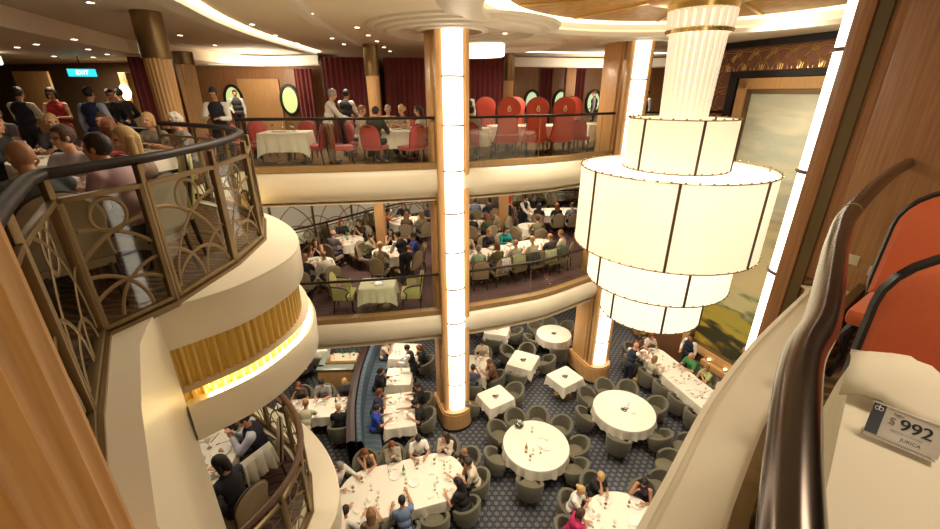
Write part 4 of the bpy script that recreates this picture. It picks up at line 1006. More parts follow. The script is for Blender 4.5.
def person(loc, face, label, pose='table', look=(0, -.25), fem=False, hair='short', hc='brown', top=(.7, .68, .62), sleeve='short', leg=(.02, .02, .03), skin='f', vest=None, skirt=False, fine=False, dress=False, apron=None, glasses=False, scale=1.0):
    look = (round(look[0]*4)/4, round(look[1]*5)/5); z = loc[2]
    b = bpy.data.objects.new('person', body_mesh(pose, fem, look, fine)); COL.objects.link(b); b.location = loc; b.rotation_euler = (0, 0, face-PI/2); b.scale = (scale,)*3
    b.material_slots[0].link = 'OBJECT'; b.material_slots[0].material = SKIN[skin]; tag(b, label, 'person')
    child('dress' if dress else 'shirt', shirt_mesh(pose, fem, sleeve), colm(top), b)
    child('skirt' if (skirt or dress) else 'trousers', legs_mesh(pose, fem, skirt or dress), colm(top if dress else leg), b)
    if not POSES[pose]['sit'] or fine: child('shoes', shoe_mesh(pose), black, b)
    if vest: child('waistcoat', shirt_mesh(pose, fem, None, True), colm(vest), b)
    J = skeleton(pose, fem); hm = head_mat(J, look)
    if hair: child('hair', hair_mesh(hair), mat('hair_'+hc, HC[hc], .55, bump=.8, bs=70), b, hm)
    if glasses:
        g = PM.get('glasses')
        if not g:
            bm = B()
            for s in (-1, 1):
                tube(bm, [(s*.034+.021*math.cos(k*PI/6), .091, .006+.017*math.sin(k*PI/6)) for k in range(12)], .0022, 5, closed=True, up=(0, 1, 0)); tube(bm, [(s*.055, .09, .01), (s*.079, .0, .008)], .0022, 5)
            tube(bm, [(-.013, .092, .008), (.013, .092, .008)], .0022, 5); g = bpy.data.meshes.new('glasses'); bm.to_mesh(g); bm.free(); g.materials.append(black); PM['glasses'] = g
        child('glasses', g, black, b, hm)
    return b
def face_to(a, b): return math.atan2(b[1]-a[1], b[0]-a[0])
# =====================================================================
# LOWEST DECK
# =====================================================================
R_ = lambda x, y, rx, ry, rad, rz, z, ph, **k: Tab((x, y), rx, ry, rad, R(rz), z, ph, **k)
ov = R_(-1.6, 7.25, 1.5, .72, .7, 17, F2, 'the big oval table')
P_ = ov.person
P_(344, 468, 'grey-haired man in white shirt', 'wide', (-.1, -.2), hc='grey', top=(.75, .73, .68), sleeve='long')
P_(365, 460, 'woman with wavy auburn hair in brown dress', 'chin', (.5, -.3), fem=True, hair='long', hc='auburn', top=(.10, .065, .04), sleeve=None, dress=True)
P_(388, 445, 'auburn-haired person in beige shirt', 'clasp', (.2, -.5), hair='bob', hc='auburn', top=(.36, .32, .25), sleeve='long', fem=True)
P_(415, 445, 'man in white shirt bowing his head', 'table', (0, -.7), hc='black', top=(.78, .76, .70), skin='m')
P_(446, 430, 'woman with long dark hair in pale blouse turning right', 'clasp', (-.8, 0), fem=True, hair='long', hc='dark', top=(.62, .52, .42), sleeve='long')
P_(459, 441, 'small brown-haired boy in dark top', 'table', (-.3, -.3), hc='light', top=(.04, .04, .05), scale=.8)
P_(465, 450, 'man in light shirt with hand at his mouth', 'chin', (.4, -.2), hc='dark', top=(.60, .52, .40), skin='m')
P_(453, 477, 'woman with dark ponytail in black top', 'reach', (.3, -.3), fem=True, hair='long', hc='black', top=(.012, .012, .014), sleeve='short')
P_(401, 491, 'man in blue polo shirt stretching out an arm', 'reach', (0, -.2), hc='black', top=(.13, .19, .30), skin='m')
P_(380, 509, 'woman with long light brown hair in taupe top', 'table', (0, -.2), fem=True, hair='long', hc='light', top=(.28, .20, .13))
P_(346, 511, 'dark-haired man in white shirt', 'wide', (.2, -.2), hc='black', top=(.75, .73, .68), sleeve='long')
ov.chairs([(432, 507)])
lay(ov, ('glass', 'red', 'fork', 'napkin'), 9, 3)
ware('bottle', at(404, 474, F2+.76), ov, 0, True)
ctr = lambda tb, n=1, seed=2: [ware('centre', tb.c+Vector((.08*i, .05*i)), tb, i, n == 1) for i in range(n)]
r1 = R_(1.76, 8.5, .87, .87, .87, 0, F2, 'the round flower table')
r1.chairs([(497, 434), (510, 457), (531, 476), (569, 468), (582, 450), (564, 427), (543, 412), (517, 414)])
lay(r1, (), 7, 5)
ware('yellow', at(526, 452, F2+.76), r1, 0, True); ware('red', at(530, 460, F2+.76), r1, 0, True)
pot = empty('flower_arrangement', (*at(519, 426, F2+.76), F2+.757), 0, 'round dark bowl of small white flowers on the table edge', 'flowers')
bm = B(); lathe_c(bm, [(.06, 0), (.12, .04), (.13, .10), (.11, .13)], 18); mobj('bowl', bm, black, pot)
bm = B(); rnd = random.Random(4)
for _ in range(60): a = rnd.uniform(0, 2*PI); q = rnd.uniform(0, .12); ball(bm, (q*math.cos(a), q*math.sin(a), .17-q*.5+rnd.uniform(0, .03)), .014, 1)
mobj('flower', bm, china, pot)
bm = B(); ball(bm, (0, 0, .12), (.12, .12, .05), 2); mobj('foliage', bm, mat('leaf_green', (.05, .10, .03), .6), pot)
r2 = R_(4.56, 9.82, .88, .88, .88, 0, F2, 'the chandelier-side round table')
r2.chairs([(601, 387), (628, 384), (589, 400), (588, 418), (619, 438), (647, 432), (658, 408)])
lay(r2, (), 3, 8); ctr(r2)
r3 = R_(3.35, 6.15, .92, .92, .92, 0, F2, 'the bottom-edge round table')
r3.person(582, 490, 'blonde woman in white top', 'clasp', (.1, -.3), fem=True, hair='bun', hc='blonde', top=(.80, .77, .70))
r3.person(609, 486, 'blonde woman in black top with a hand at her chin', 'chin', (.1, -.4), fem=True, hair='short', hc='blonde', top=(.012, .012, .012))
r3.person(639, 492, 'woman with black hair in dark floral dress', 'fork', (.2, -.6), fem=True, hair='bob', hc='black', top=(.04, .03, .04), sleeve=None, dress=True, skin='m')
r3.person(578, 512, 'brown-haired woman in magenta top', 'chin', (.2, -.2), fem=True, hair='bob', hc='brown', top=(.50, .02, .12))
r3.person(650, 520, 'man in grey shirt', 'table', (.2, -.2), hc='brown', top=(.2, .2, .2))
lay(r3, ('food', 'red', 'glass', 'fork', 'napkin'), 6, 9)
r4 = R_(3.27, 14.05, .66, .66, .66, 0, F2, 'the farthest round table')
r4.chairs([(531, 328), (547, 320), (569, 326), (538, 341), (557, 348)]); ctr(r4)
s1 = R_(1.07, 14.4, .46, .44, .06, -12, F2, 'the farthest square table'); s1.chairs([(495, 341), (511, 335), (477, 326)]); ctr(s1)
s2 = R_(1.87, 12.3, .45, .49, .06, -26, F2, 'the middle square table'); s2.chairs([(507, 355), (528, 343), (545, 363), (521, 372)]); ctr(s2)
s3 = R_(3.14, 11.38, .46, .41, .06, 33, F2, 'the chairless square table'); ctr(s3)
s4 = R_(.79, 10.4, .45, .40, .06, 32, F2, 'the nearest square table'); s4.chairs([(476, 403), (520, 392)]); ctr(s4)
s5 = R_(.20, 11.95, .42, .62, .06, -10, F2, 'the table behind the centre column')
s5.person(481, 348, 'dark-haired woman in white top', 'table', (0, -.4), fem=True, hair='bun', hc='dark', top=(.7, .6, .5))
s5.person(494, 362, 'red-faced man in brown shirt', 'chin', (.5, -.3), hc='light', top=(.18, .08, .04))
s5.person(470, 379, 'person in navy and white striped top', 'fork', (0, -.3), fem=True, hair='short', hc='brown', top=(.10, .12, .2))
lay(s5, ('food', 'glass', 'fork'), 4, 2)
l1 = R_(7.02, 11.15, 1.95, .50, .40, -73, F2, 'the long mural table')
l1.person(632, 346, 'man in beige shirt', 'table', (.2, -.2), hc='brown', top=(.42, .36, .28))
l1.person(645, 343, 'man in maroon shirt', 'wide', (-.2, -.3), hc='dark', top=(.12, .04, .03), skin='m')
l1.person(657, 344, 'red-haired woman in floral white blouse', 'fork', (.1, -.2), fem=True, hair='bob', hc='auburn', top=(.62, .55, .48))
l1.person(694, 355, 'bald man in green polo shirt', 'table', (0, -.2), hair='bald', hc='grey', top=(.06, .26, .08))
l1.person(703, 364, 'grey-haired woman in lime green top', 'clasp', (0, -.3), fem=True, hair='short', hc='light', top=(.42, .44, .18))
l1.person(717, 375, 'woman in pale yellow top', 'chin', (.3, -.3), fem=True, hair='short', hc='brown', top=(.6, .55, .35))
l1.person(640, 362, 'woman in cream cardigan', 'table', (.2, -.3), fem=True, hair='bob', hc='light', top=(.55, .48, .36), sleeve='long')
l1.chairs([(660, 383), (677, 395), (697, 407)])
lay(l1, ('food', 'glass', 'red', 'fork', 'knife'), 8, 4)
hb = empty('handbag', (*at(637, 380, F2+.3), F2), .5, 'tan handbag standing by the chairs of the long mural table', 'bag')
bm = B(); box(bm, (0, 0, .21), (.36, .14, .40), bev=.04); mobj('bag_body', bm, mat('tan_leather', (.42, .26, .09), .5), hb)
bm = B(); tube(bm, [(.11*math.cos(a*PI/8), 0, .41+.13*math.sin(a*PI/8)) for a in range(9)], .012, 6); mobj('handle', bm, mat('tan_leather'), hb)
for px, py, k, ph in ((667, 464, 0, ''), (684, 446, 1, ''), (659, 486, 2, '')):
    p = at(px, py, F2+.5); chair('tub', p.x, p.y, F2, (PI, PI*.9, PI*1.05, PI)[k], 'empty taupe tub chair beside the right parapet, %s of those three' % ('the middle one', 'the farthest one', 'the nearest one')[k])
# the dining booths behind the dark partition
part = spline([(-3.62, 13.9, 0), (-3.66, 12.6, 0), (-3.60, 11.2, 0), (-3.38, 9.7, 0), (-3.02, 8.35, 0)], 8)
bm = B(); sweep(bm, part, [(.02, F2), (.02, -6.80), (-.08, -6.76), (-.20, -6.80), (-.20, F2)], side=1)
for r_ in (): pass
o = mobj('booth_partition', bm, mat('dark_mahogany', (.035, .014, .010), .5)); tag(o, 'dark curved mahogany partition behind the blue booth seat', 'partition')
blue = mat('blue_booth_fabric', (.045, .085, .125), .75); nt = blue.node_tree; b_ = nt.nodes['Principled BSDF']; tc = N(nt, 'ShaderNodeTexCoord'); wv = N(nt, 'ShaderNodeTexWave', bands_direction='Y'); wv.inputs['Scale'].default_value = 1.6
rr = N(nt, 'ShaderNodeValToRGB'); e2 = rr.color_ramp.elements; e2[0].color = (.04, .08, .12, 1); e2[1].position = 1; e2[1].color = (.09, .13, .16, 1); x = e2.new(.9); x.color = (.05, .09, .13, 1); x = e2.new(.95); x.color = (.25, .10, .05, 1); x = e2.new(.97); x.color = (.06, .10, .14, 1)
nt.links.new(tc.outputs['Object'], wv.inputs[0]); nt.links.new(wv.outputs['Fac'], rr.inputs[0]); nt.links.new(rr.outputs[0], b_.inputs['Base Color'])
be = empty('booth_seat', (0, 0, 0), 0, 'long curved blue striped booth seat along the dark partition', 'booth')
bm = B(); sweep(bm, part, [(.03, F2+.3), (.03, -6.88), (.08, -6.82), (.18, -6.84), (.22, -6.95), (.24, F2+.44)]); mobj('backrest', bm, blue, be)
bm = B(); r0 = sweep(bm, part, [(.22, F2+.03), (.22, F2+.46), (.54, F2+.46), (.68, F2+.42), (.68, F2+.03)]); bm.faces.new(r0[0]); bm.faces.new(r0[-1]); mobj('seat', bm, blue, be)
t1 = R_(-2.35, 12.85, .52, .50, .06, -4, F2, 'the farthest booth table')
t1.person(389, 341, 'woman with long light brown hair in cream top', 'clasp', (0, -.3), seat=False, fem=True, hair='long', hc='light', top=(.5, .4, .3))
t1.person(419, 347, 'woman with auburn hair in black top', 'chin', (.3, -.5), fem=True, hair='bob', hc='auburn', top=(.015, .015, .02))
lay(t1, ('food', 'glass', 'fork'), 3, 2); ware('bottle', t1.c+Vector((.1, -.2)), t1, 0, True)
t2 = R_(-2.35, 11.4, .42, .46, .06, 2, F2, 'the middle booth table')
t2.person(379, 370, 'dark-haired woman in black jacket', 'fork', (0, -.3), seat=False, fem=True, hair='bob', hc='dark', top=(.015, .015, .02), sleeve='long')
lay(t2, ('food', 'glass', 'fork'), 3, 3)
t3 = R_(-2.10, 9.82, .44, .74, .06, 11, F2, 'the nearest booth table')
t3.person(371, 393, 'red-haired woman in navy top', 'fork', (0, -.4), seat=False, fem=True, hair='bob', hc='auburn', top=(.03, .04, .10))
t3.person(370, 409, 'person with short dark hair in bright blue shirt', 'table', (0, -.2), seat=False, fem=True, hair='short', hc='dark', top=(.02, .06, .42))
t3.person(416, 386, 'man in dark shirt facing the booth', 'table', (.2, -.3), hc='dark', top=(.012, .012, .016), skin='m')
t3.person(415, 402, 'man in black shirt leaning over his plate', 'reach', (.1, -.6), hc='black', top=(.012, .012, .014), skin='m')
lay(t3, ('food', 'glass', 'fork'), 3, 4)
lt = R_(-4.75, 9.88, 1.05, .42, .06, 5, F2, 'the table left of the partition')
lt.person(296, 389, 'auburn-haired woman in dark top', 'fork', (0, -.5), fem=True, hair='bob', hc='auburn', top=(.08, .06, .05), cd='pale tub chair')
lt.person(315, 387, 'dark-haired man in grey T-shirt', 'table', (0, -.6), hc='black', top=(.32, .32, .32))
lt.person(335, 389, 'blonde person in dark top bowing', 'table', (0, -.6), fem=True, hair='short', hc='blonde', top=(.05, .05, .06))
lt.person(336, 419, 'grey-haired man in black jacket', 'table', (0, -.2), hair='bald', hc='grey', top=(.012, .012, .012), sleeve='long')
lay(lt, ('food', 'glass', 'fork', 'knife'), 6, 5); ware('bottle', lt.c+Vector((.75, .1)), lt, 0, True)
# serving station
st = empty('serving_station', (-4.45, 11.75, F2), R(2), 'oak serving station with glass top behind the left table', 'cabinet')
bm = B(); box(bm, (0, -.35, .5), (1.15, .06, 1.0)); box(bm, (-.55, .15, .5), (.05, 1.0, 1.0)); box(bm, (0, .6, .4), (1.1, .5, .8)); mobj('cabinet_body', bm, oak, st, False)
bm = B(); box(bm, (0, -.28, 1.05), (1.2, .30, .03), bev=.008); box(bm, (-.5, .2, 1.05), (.2, .9, .03), bev=.008); mobj('glass_top', bm, mat('grey_glass_shelf', (.20, .24, .20), .15, coat=.5), st)
bm = B(); box(bm, (0, -.33, .97), (1.2, .10, .10)); mobj('dark_rail', bm, black, st, False)
bm = B(); box(bm, (.05, .6, .83), (.9, .45, .04)); mobj('worktop', bm, mat('pale_worktop', (.6, .52, .38), .4), st, False)
for i, (x_, y_) in enumerate(((-.3, .5), (0, .6), (.25, .55), (.35, .7))):
    o = inst('w_'+('bottle' if i % 2 else 'glass'), WARE['bottle' if i % 2 else 'glass'], (-4.45+x_, 11.75+y_, F2+.852), 0, 'bottle standing on the oak serving station' if i % 2 else 'glass standing on the oak serving station', 'bottle' if i % 2 else 'glass', 'ware on the serving station')
t5 = R_(-5.7, 13.2, .42, .42, .05, 10, F2, 'the table behind the serving station'); t5.chairs([(287, 356), (297, 363), (272, 366)]); lay(t5, (), 3)
t6 = R_(-4.2, 14.6, .42, .42, .05, 10, F2, 'the small dark-legged side table at far left', lab='small side table beyond the serving station'); lay(t6, (), 2)
bm = B(); p = at(304, 372, F2+.6); e = empty('tray_stand', (p.x, p.y, F2), .3, 'black folding tray stand with white napkins left of the serving station', 'tray stand')
for s in (-1, 1):
    tube(bm, [(-.22*s, -.2, .01), (.22*s, -.2, .70)], .012, 6); tube(bm, [(-.22*s, .2, .01), (.22*s, .2, .70)], .012, 6)
mobj('folding_frame', bm, black, e); bm = B(); lathe_c(bm, [(.30, .705), (.33, .73), (.29, .722)], 28); mobj('tray', bm, black, e)
bm = B(); box(bm, (0, 0, .745), (.22, .18, .03), .3, .008); mobj('napkin_stack', bm, cloth, e)
# waiters on the lowest deck
def stand(x, y, z, face, label, pose='serve', **k):
    k.setdefault('sleeve', 'long'); k.setdefault('top', (.78, .76, .72)); return person((x, y, z), face, label, pose, **k)
NV = (.012, .016, .035)
p = at(626, 386, F2); stand(p.x, p.y, F2, R(30), 'bald waiter in white shirt and navy waistcoat standing by the right long table', hair=None, vest=NV, leg=NV)
p = at(417, 398, F2); stand(p.x-.15, p.y+.55, F2, R(175), 'waiter with black hair and navy waistcoat serving the blue booth', 'serve', hc='black', vest=NV, leg=NV, skin='m')
p = at(684, 378, F2); stand(7.70, 12.48, F2, R(-150), 'waiter in black waistcoat standing against the mural', 'stand', hc='black', vest=NV, leg=NV, skin='m')
p = at(304, 440, F2); stand(-5.15, 9.0, F2, R(60), 'waiter in dark waistcoat bending over the left table, back to us', 'serve', hc='black', vest=NV, leg=NV, skin='m')
stand(-4.5, 8.85, F2, R(95), 'man in pale yellow shirt standing at the left table', 'bend', hair='short', hc='light', top=(.6, .55, .38))

# =====================================================================
# MIDDLE DECK
# =====================================================================
K = dict(kind='beige')
ta = R_(-4.3, 13.9, .55, .55, .55, 0, F1, 'the mid-deck green-bottle table', **K)
ta.person(324, 237, 'bald man in purple-grey shirt', 'table', (0, -.2), hair='bald', hc='grey', top=(.14, .11, .14))
ta.person(344, 225, 'red-haired woman in black top', 'table', (0, -.3), fem=True, hair='bob', hc='auburn', top=(.012, .012, .012))
ta.person(359, 222, 'man with black hair in black T-shirt', 'clasp', (.2, -.2), hc='black', top=(.012, .012, .014), skin='m')
ta.chairs([(354, 250)], 'beige', 'empty beige chair'); lay(ta, ('food', 'glass'), 2); ware('bottle', ta.c, ta, 0, True)
tb = R_(-4.7, 11.75, .55, .55, .55, 0, F1, 'the mid-deck table beside the bow', **K)
tb.person(313, 248, 'brown-haired woman with both hands at her face', 'clasp', (0, -.2), fem=True, hair='long', hc='brown', top=(.05, .03, .04), sleeve=None)
tb.person(332, 258, 'bald man in white shirt', 'fork', (0, -.3), hair='bald', hc='light', top=(.72, .68, .58), sleeve='long')
tb.person(308, 266, 'light-haired woman in black top, back to us', 'table', (0, -.2), fem=True, hair='bob', hc='light', top=(.012, .012, .012))
tb.person(295, 257, 'red-faced man in dark shirt', 'reach', (0, -.2), hc='light', top=(.10, .03, .03))
lay(tb, ('food', 'glass'), 3)
tc_ = R_(-2.6, 12.75, .58, .58, .58, 0, F1, 'the mid-deck waiter-served table', **K)
tc_.person(373, 236, 'man in sage green shirt', 'chin', (.2, -.3), hc='dark', top=(.24, .27, .16))
tc_.person(390, 233, 'woman with long black hair in black sleeveless top', 'clasp', (0, -.2), fem=True, hair='long', hc='black', top=(.012, .01, .012), sleeve=None, skin='m')
tc_.person(410, 236, 'man in royal blue football shirt', 'table', (.2, -.2), hc='black', top=(.02, .04, .22), skin='m')
tc_.person(374, 251, 'grey-blonde woman in patterned beige blouse, back to us', 'table', (0, -.2), fem=True, hair='curly', hc='blonde', top=(.34, .28, .16))
tc_.chairs([(423, 262)], 'beige', 'empty beige chair'); lay(tc_, ('food', 'glass', 'red'), 3)
p = at(402, 268, F1+.3); stand(-2.0, 11.9, F1, R(125), 'waiter in white sleeves and dark waistcoat bending over a round table, middle deck', 'bend', hc='black', vest=(.015, .015, .02), leg=(.01, .01, .012), skin='m')
td = R_(-2.5, 16.3, .75, .62, .6, 0, F1, 'the mid-deck table behind the pillar', **K)
td.person(388, 210, 'person in bright orange shirt', 'reach', (0, -.2), hc='black', top=(.62, .12, .02), skin='m')
td.person(403, 205, 'man in black shirt', 'wide', (-.5, 0), hc='black', top=(.012, .012, .014), skin='m')
td.person(422, 207, 'woman in navy top', 'table', (.4, 0), fem=True, hair='short', hc='black', top=(.02, .03, .08), skin='m')
td.person(404, 219, 'woman with long brown hair, back to us', 'table', (0, -.2), fem=True, hair='long', hc='light', top=(.16, .11, .07))
td.person(421, 219, 'blonde woman in beige cardigan, back to us', 'table', (.3, -.2), fem=True, hair='long', hc='light', top=(.30, .24, .17), sleeve='long')
lay(td, ('food', 'glass'), 4)
sq = R_(-2.50, 10.27, .47, .37, .05, 5, F1, 'the mid-deck lime-armchair table', kind='lime', m=cloth_g, drop=.38); lay(sq, (), 7, 3)
pink = mat('pink_cushion', (.30, .16, .15), .85)
for px, py, f, w_ in ((345, 297, R(5), 'left'), (413, 290, R(185), 'right')):
    x_ = -2.50+(-.92 if w_ == 'left' else .90); y_ = 10.24+(-.02 if w_ == 'left' else .08); ac = chair('lime', x_, y_, F1, f, 'lime armchair with dark scroll arms at the %s of the square table, middle deck' % w_); ac.scale = (1.12, 1.12, 1.12)
    bm = B(); box(bm, (0, 0, 0), (.34, .12, .30), bev=.05); c_ = (x_-.10*math.cos(f), y_-.10*math.sin(f)); o = mobj('throw_pillow', bm, pink, loc=(c_[0], c_[1], F1+.62), rz=f-PI/2)
    tag(o, 'dusty pink pillow leaning in the %s lime armchair' % w_, 'pillow')
te = R_(1.30, 12.95, 1.75, .50, .45, 27, F1, 'the mid-deck long oval table', **K)
Pe = te.person
Pe(473, 239, 'grey-haired man in beige shirt', 'table', (0, -.3), hc='light', top=(.48, .38, .25))
Pe(496, 236, 'curly blonde woman in black jacket', 'table', (0, -.2), fem=True, hair='curly', hc='light', top=(.015, .015, .02), sleeve='long')
Pe(515, 234, 'dark-haired woman in teal top', 'table', (.1, -.3), fem=True, hair='bob', hc='dark', top=(.0, .20, .22), sleeve='long', glasses=True)
Pe(539, 231, 'bald man in dark grey polo shirt', 'table', (.2, -.3), hair='bald', hc='light', top=(.06, .06, .065))
Pe(556, 236, 'grey-haired man in white shirt at the table end', 'table', (.2, -.2), hair='short', hc='light', top=(.66, .62, .52))
Pe(543, 241, 'blonde woman in cream top, back to us', 'fork', (0, -.2), fem=True, hair='short', hc='blonde', top=(.66, .60, .45))
Pe(526, 245, 'balding man in light grey shirt, back to us', 'table', (.2, -.2), hair='bald', hc='light', top=(.52, .48, .40), sleeve='long')
Pe(507, 251, 'auburn-haired woman in olive jacket, back to us', 'table', (.2, -.2), fem=True, hair='bob', hc='auburn', top=(.12, .10, .04), sleeve='long')
Pe(484, 255, 'grey-haired woman in mint green top, back to us', 'fork', (0, -.2), fem=True, hair='short', hc='grey', top=(.34, .52, .36))
lay(te, ('food', 'glass', 'fork'), 6, 3); ware('bottle', te.c+Vector((-.5, -.1)), te, 0, True)
# jackets hung over the chair backs along the glass rail
def jacket(px, py, col, label, w=.44, h=.46, ez=.0):
    p = at(px, py, F1+.55); bm = B(); n = 18; fr = []; rb = []
    for sgn in (1, -1):
        rows_ = []
        for i in range(n+1):
            u = -1+2*i/n; wv_ = .018*math.sin(u*11+px)+.012*math.sin(u*23)
            hh_ = h*(.75 if sgn > 0 else 1)*(1+.10*math.sin(u*6+px))
            rows_.append([bm.verts.new((u*w/2*(1+.12*t), sgn*(-.055-.05*t+wv_*t*2) if t else 0, .0-hh_*t+(.0 if t else .02))) for t in (0, .12, .5, 1)])
        for a, b in zip(rows_, rows_[1:]):
            for j in range(3): bm.faces.new((a[j], a[j+1], b[j+1], b[j]))
    bmesh.ops.remove_doubles(bm, verts=bm.verts, dist=.004); me_o = mobj('hung_jacket', bm, colm(col), None, loc=(p.x, p.y, F1+.98), rz=R(27)+ez)
    m_ = me_o.modifiers.new('thick', 'SOLIDIFY'); m_.thickness = .012; tag(me_o, label, 'jacket'); return me_o
jacket(518, 268, (.36, .37, .20), 'pale green jacket hung over a chair back behind the glass rail')
jacket(505, 272, (.60, .56, .48), 'white jacket hung over a chair back behind the glass rail', .30)
jacket(549, 263, (.42, .43, .25), 'light lime cardigan hung over a chair by the glass rail, right of the dark one')
jacket(561, 259, (.09, .12, .08), 'dark green coat hanging at the right end of the glass rail')
jacket(532, 266, (.05, .05, .045), 'charcoal jacket hung over a chair back by the glass rail')
tf = R_(3.75, 17.7, 1.25, .60, .55, 5, F1, 'the mid-deck farthest long table', **K)
Pf = tf.person
Pf(537, 201, 'man in white shirt', 'table', (0, -.2), hc='light', top=(.6, .58, .56)); Pf(553, 202, 'woman with auburn hair in black top', 'table', (0, -.2), fem=True, hair='long', hc='auburn', top=(.02, .015, .02))
Pf(565, 204, 'man in blue-grey shirt', 'table', (0, -.2), hc='brown', top=(.20, .22, .28)); Pf(537, 211, 'person with long black hair, back to us', 'table', (0, -.2), fem=True, hair='long', hc='black', top=(.02, .015, .02))
Pf(550, 214, 'person in dark red top, back to us', 'table', (0, -.2), fem=True, hair='short', hc='black', top=(.30, .02, .015), sleeve='long'); Pf(565, 215, 'dark-haired woman, back to us', 'table', (0, -.2), fem=True, hair='bun', hc='black', top=(.25, .19, .14))
tf.chairs([(578, 228)], 'beige', 'empty beige chair'); lay(tf, ('food', 'glass'), 6)
tg = R_(2.35, 15.55, .50, .45, .45, 0, F1, 'the mid-deck small bare table', **K)
tg.chairs([(510, 228), (521, 236)], 'beige', 'empty beige chair'); tg.person(537, 218, 'person in olive top moving', 'wide', (.3, 0), hc='brown', top=(.20, .17, .09)); lay(tg, (), 4)
stand(2.15, 16.75, F1, R(-50), 'waiter in white shirt and black waistcoat, middle deck beside the far pillar', 'serve', hc='black', vest=(.012, .012, .016), leg=(.01, .01, .012))
stand(1.72, 18.1, F1, R(-30), 'man in red shirt standing behind the far pillar, middle deck', 'stand', hc='light', top=(.42, .03, .02), sleeve='short')
th_ = R_(.25, 18.4, .75, .55, .5, 0, F1, 'the mid-deck far centre table', **K)
th_.person(475, 198, 'man in blue and white striped polo shirt', 'table', (-.2, -.2), hc='brown', top=(.16, .26, .50)); th_.person(493, 203, 'man in navy jacket', 'table', (.5, 0), hc='black', top=(.03, .035, .05), sleeve='long')
th_.person(483, 207, 'woman with light brown hair, back to us', 'table', (.3, -.2), fem=True, hair='long', hc='light', top=(.16, .12, .07)); lay(th_, ('food', 'glass'), 3)
ti = R_(.25, 15.9, .60, .50, .5, 0, F1, 'the mid-deck near centre table', **K)
ti.person(472, 216, 'dark-haired woman in black top', 'table', (0, -.2), fem=True, hair='bob', hc='dark', top=(.02, .02, .02)); ti.person(482, 214, 'red-haired woman in dark green top', 'table', (0, -.2), fem=True, hair='long', hc='auburn', top=(.05, .08, .04))
ti.person(493, 218, 'grey-haired man in tan jacket', 'table', (.2, -.2), hc='light', top=(.30, .22, .13), sleeve='long'); ti.person(490, 226, 'dark-haired man in tweed, back to us', 'table', (.2, -.2), hc='brown', top=(.22, .17, .12), sleeve='long')
ti.person(472, 229, 'dark-haired person, back to us', 'table', (0, -.2), hc='dark', top=(.24, .2, .15)); lay(ti, ('food', 'glass'), 3)
# slanted railing with patterned glass behind the middle-deck tables
far_m = [(-7.6, 12.6), (-6.4, 13.7), (-5.3, 14.9), (-4.2, 16.4), (-2.9, 17.9), (-1.2, 19.0)]
e = empty('balcony_railing', (0, 0, 0), 0, 'slanted dark railing with patterned panes behind the middle deck tables', 'railing')
for a, b in zip(far_m, far_m[1:]): bronze_panel(e, a, b, F1+.1, F1+1.0, r=.014)
bm = B(); tube(bm, [(x, y, F1+1.1) for x, y in far_m], .04, 8); mobj('handrail', bm, darkrail, e)
for x, y in far_m:
    bm = B(); box(bm, (x, y, F1+.55), (.05, .05, 1.1)); mobj('post', bm, darkrail, e, False)
far_r = [(.2, 19.9), (2.6, 20.3), (5.2, 20.4), (8.2, 20.2)]
e = empty('balcony_railing', (0, 0, 0), 0, 'far dark railing behind the middle deck tables, right of the centre column', 'railing')
for a, b in zip(far_r, far_r[1:]): bronze_panel(e, a, b, F1+.1, F1+1.0, r=.014)
bm = B(); tube(bm, [(x, y, F1+1.1) for x, y in far_r], .04, 8); mobj('handrail', bm, darkrail, e)
frost = mat('frosted_pattern_glass', (.62, .60, .54), .3)
e = empty('patterned_screen', (0, 0, 0), 0, 'pale patterned glass screen with dark posts behind the slanted railing', 'screen')
q_ = [(x-.9, y+1.1) for x, y in far_m]
for a, b in zip(q_, q_[1:]): bronze_panel(e, a, b, F1+.1, F1+2.3, r=.02, pane=frost, m=bronze)
e = empty('patterned_screen', (0, 0, 0), 0, 'pale patterned glass screen at the far end, right of the centre column', 'screen')
q_ = [(.0, 22.0), (1.6, 22.1), (3.2, 22.2), (4.8, 22.2), (6.4, 22.2), (8.0, 22.2)]
for a, b in zip(q_, q_[1:]): bronze_panel(e, a, b, F1+.1, F1+2.0, r=.02, pane=frost, m=bronze)
xs = [(-6.6, 14.6), (-5.2, 16.1), (-3.9, 17.8), (-8.3, 12.9), (2.2, 21.3), (4.4, 21.4), (6.4, 21.3)]
for i, (x, y) in enumerate(xs):
    tq = R_(x, y, .5, .5, .5, 0, F1, 'the %s table beyond the railing, %s side' % (('second', 'third', 'farthest', 'nearest', 'leftmost', 'middle', 'rightmost')[i], 'left' if i < 4 else 'right'), **K)
    for a in (.4, 2.3, 4.4): r_ = tq.c+Vector((math.cos(a), math.sin(a)))*.8; chair('beige', r_.x, r_.y, F1, a+PI, 'empty beige chair at %s of %s' % (tq.hour(r_), tq.ph))
    lay(tq, (), 3, i)
# diners on the middle deck of the left bow
tl = R_(-4.10, 4.30, .78, .72, .7, 0, F1, 'the lower left balcony table', **K)
for (x, y), d, po, kw in (((-3.10, 4.78), 'young man with glasses in pale blue shirt and navy sweater vest', 'clasp', dict(hc='dark', top=(.55, .58, .68), sleeve='long', vest=(.015, .018, .04), glasses=True, look=(.3, -.2))),
                 ((-3.0, 3.86), 'person with black hair in dark navy jacket', 'table', dict(hair='bob', hc='black', top=(.02, .022, .035), sleeve='long', fem=True, look=(.3, -.4))),
                 ((-3.95, 5.30), 'woman in black sleeveless top', 'clasp', dict(hair='bob', hc='dark', top=(.012, .012, .014), sleeve=None, fem=True, look=(0, -.2)))):
    f = face_to((x, y), (-4.1, 4.3)); chair('beige', x, y, F1, f, 'patterned beige chair of the %s, lower left balcony' % d.split(' in ')[0])
    person((x, y, F1), f, lab16(d, 'the lower left balcony table'), po, fine=True, **kw); tl.seats.append(Vector((x, y)))
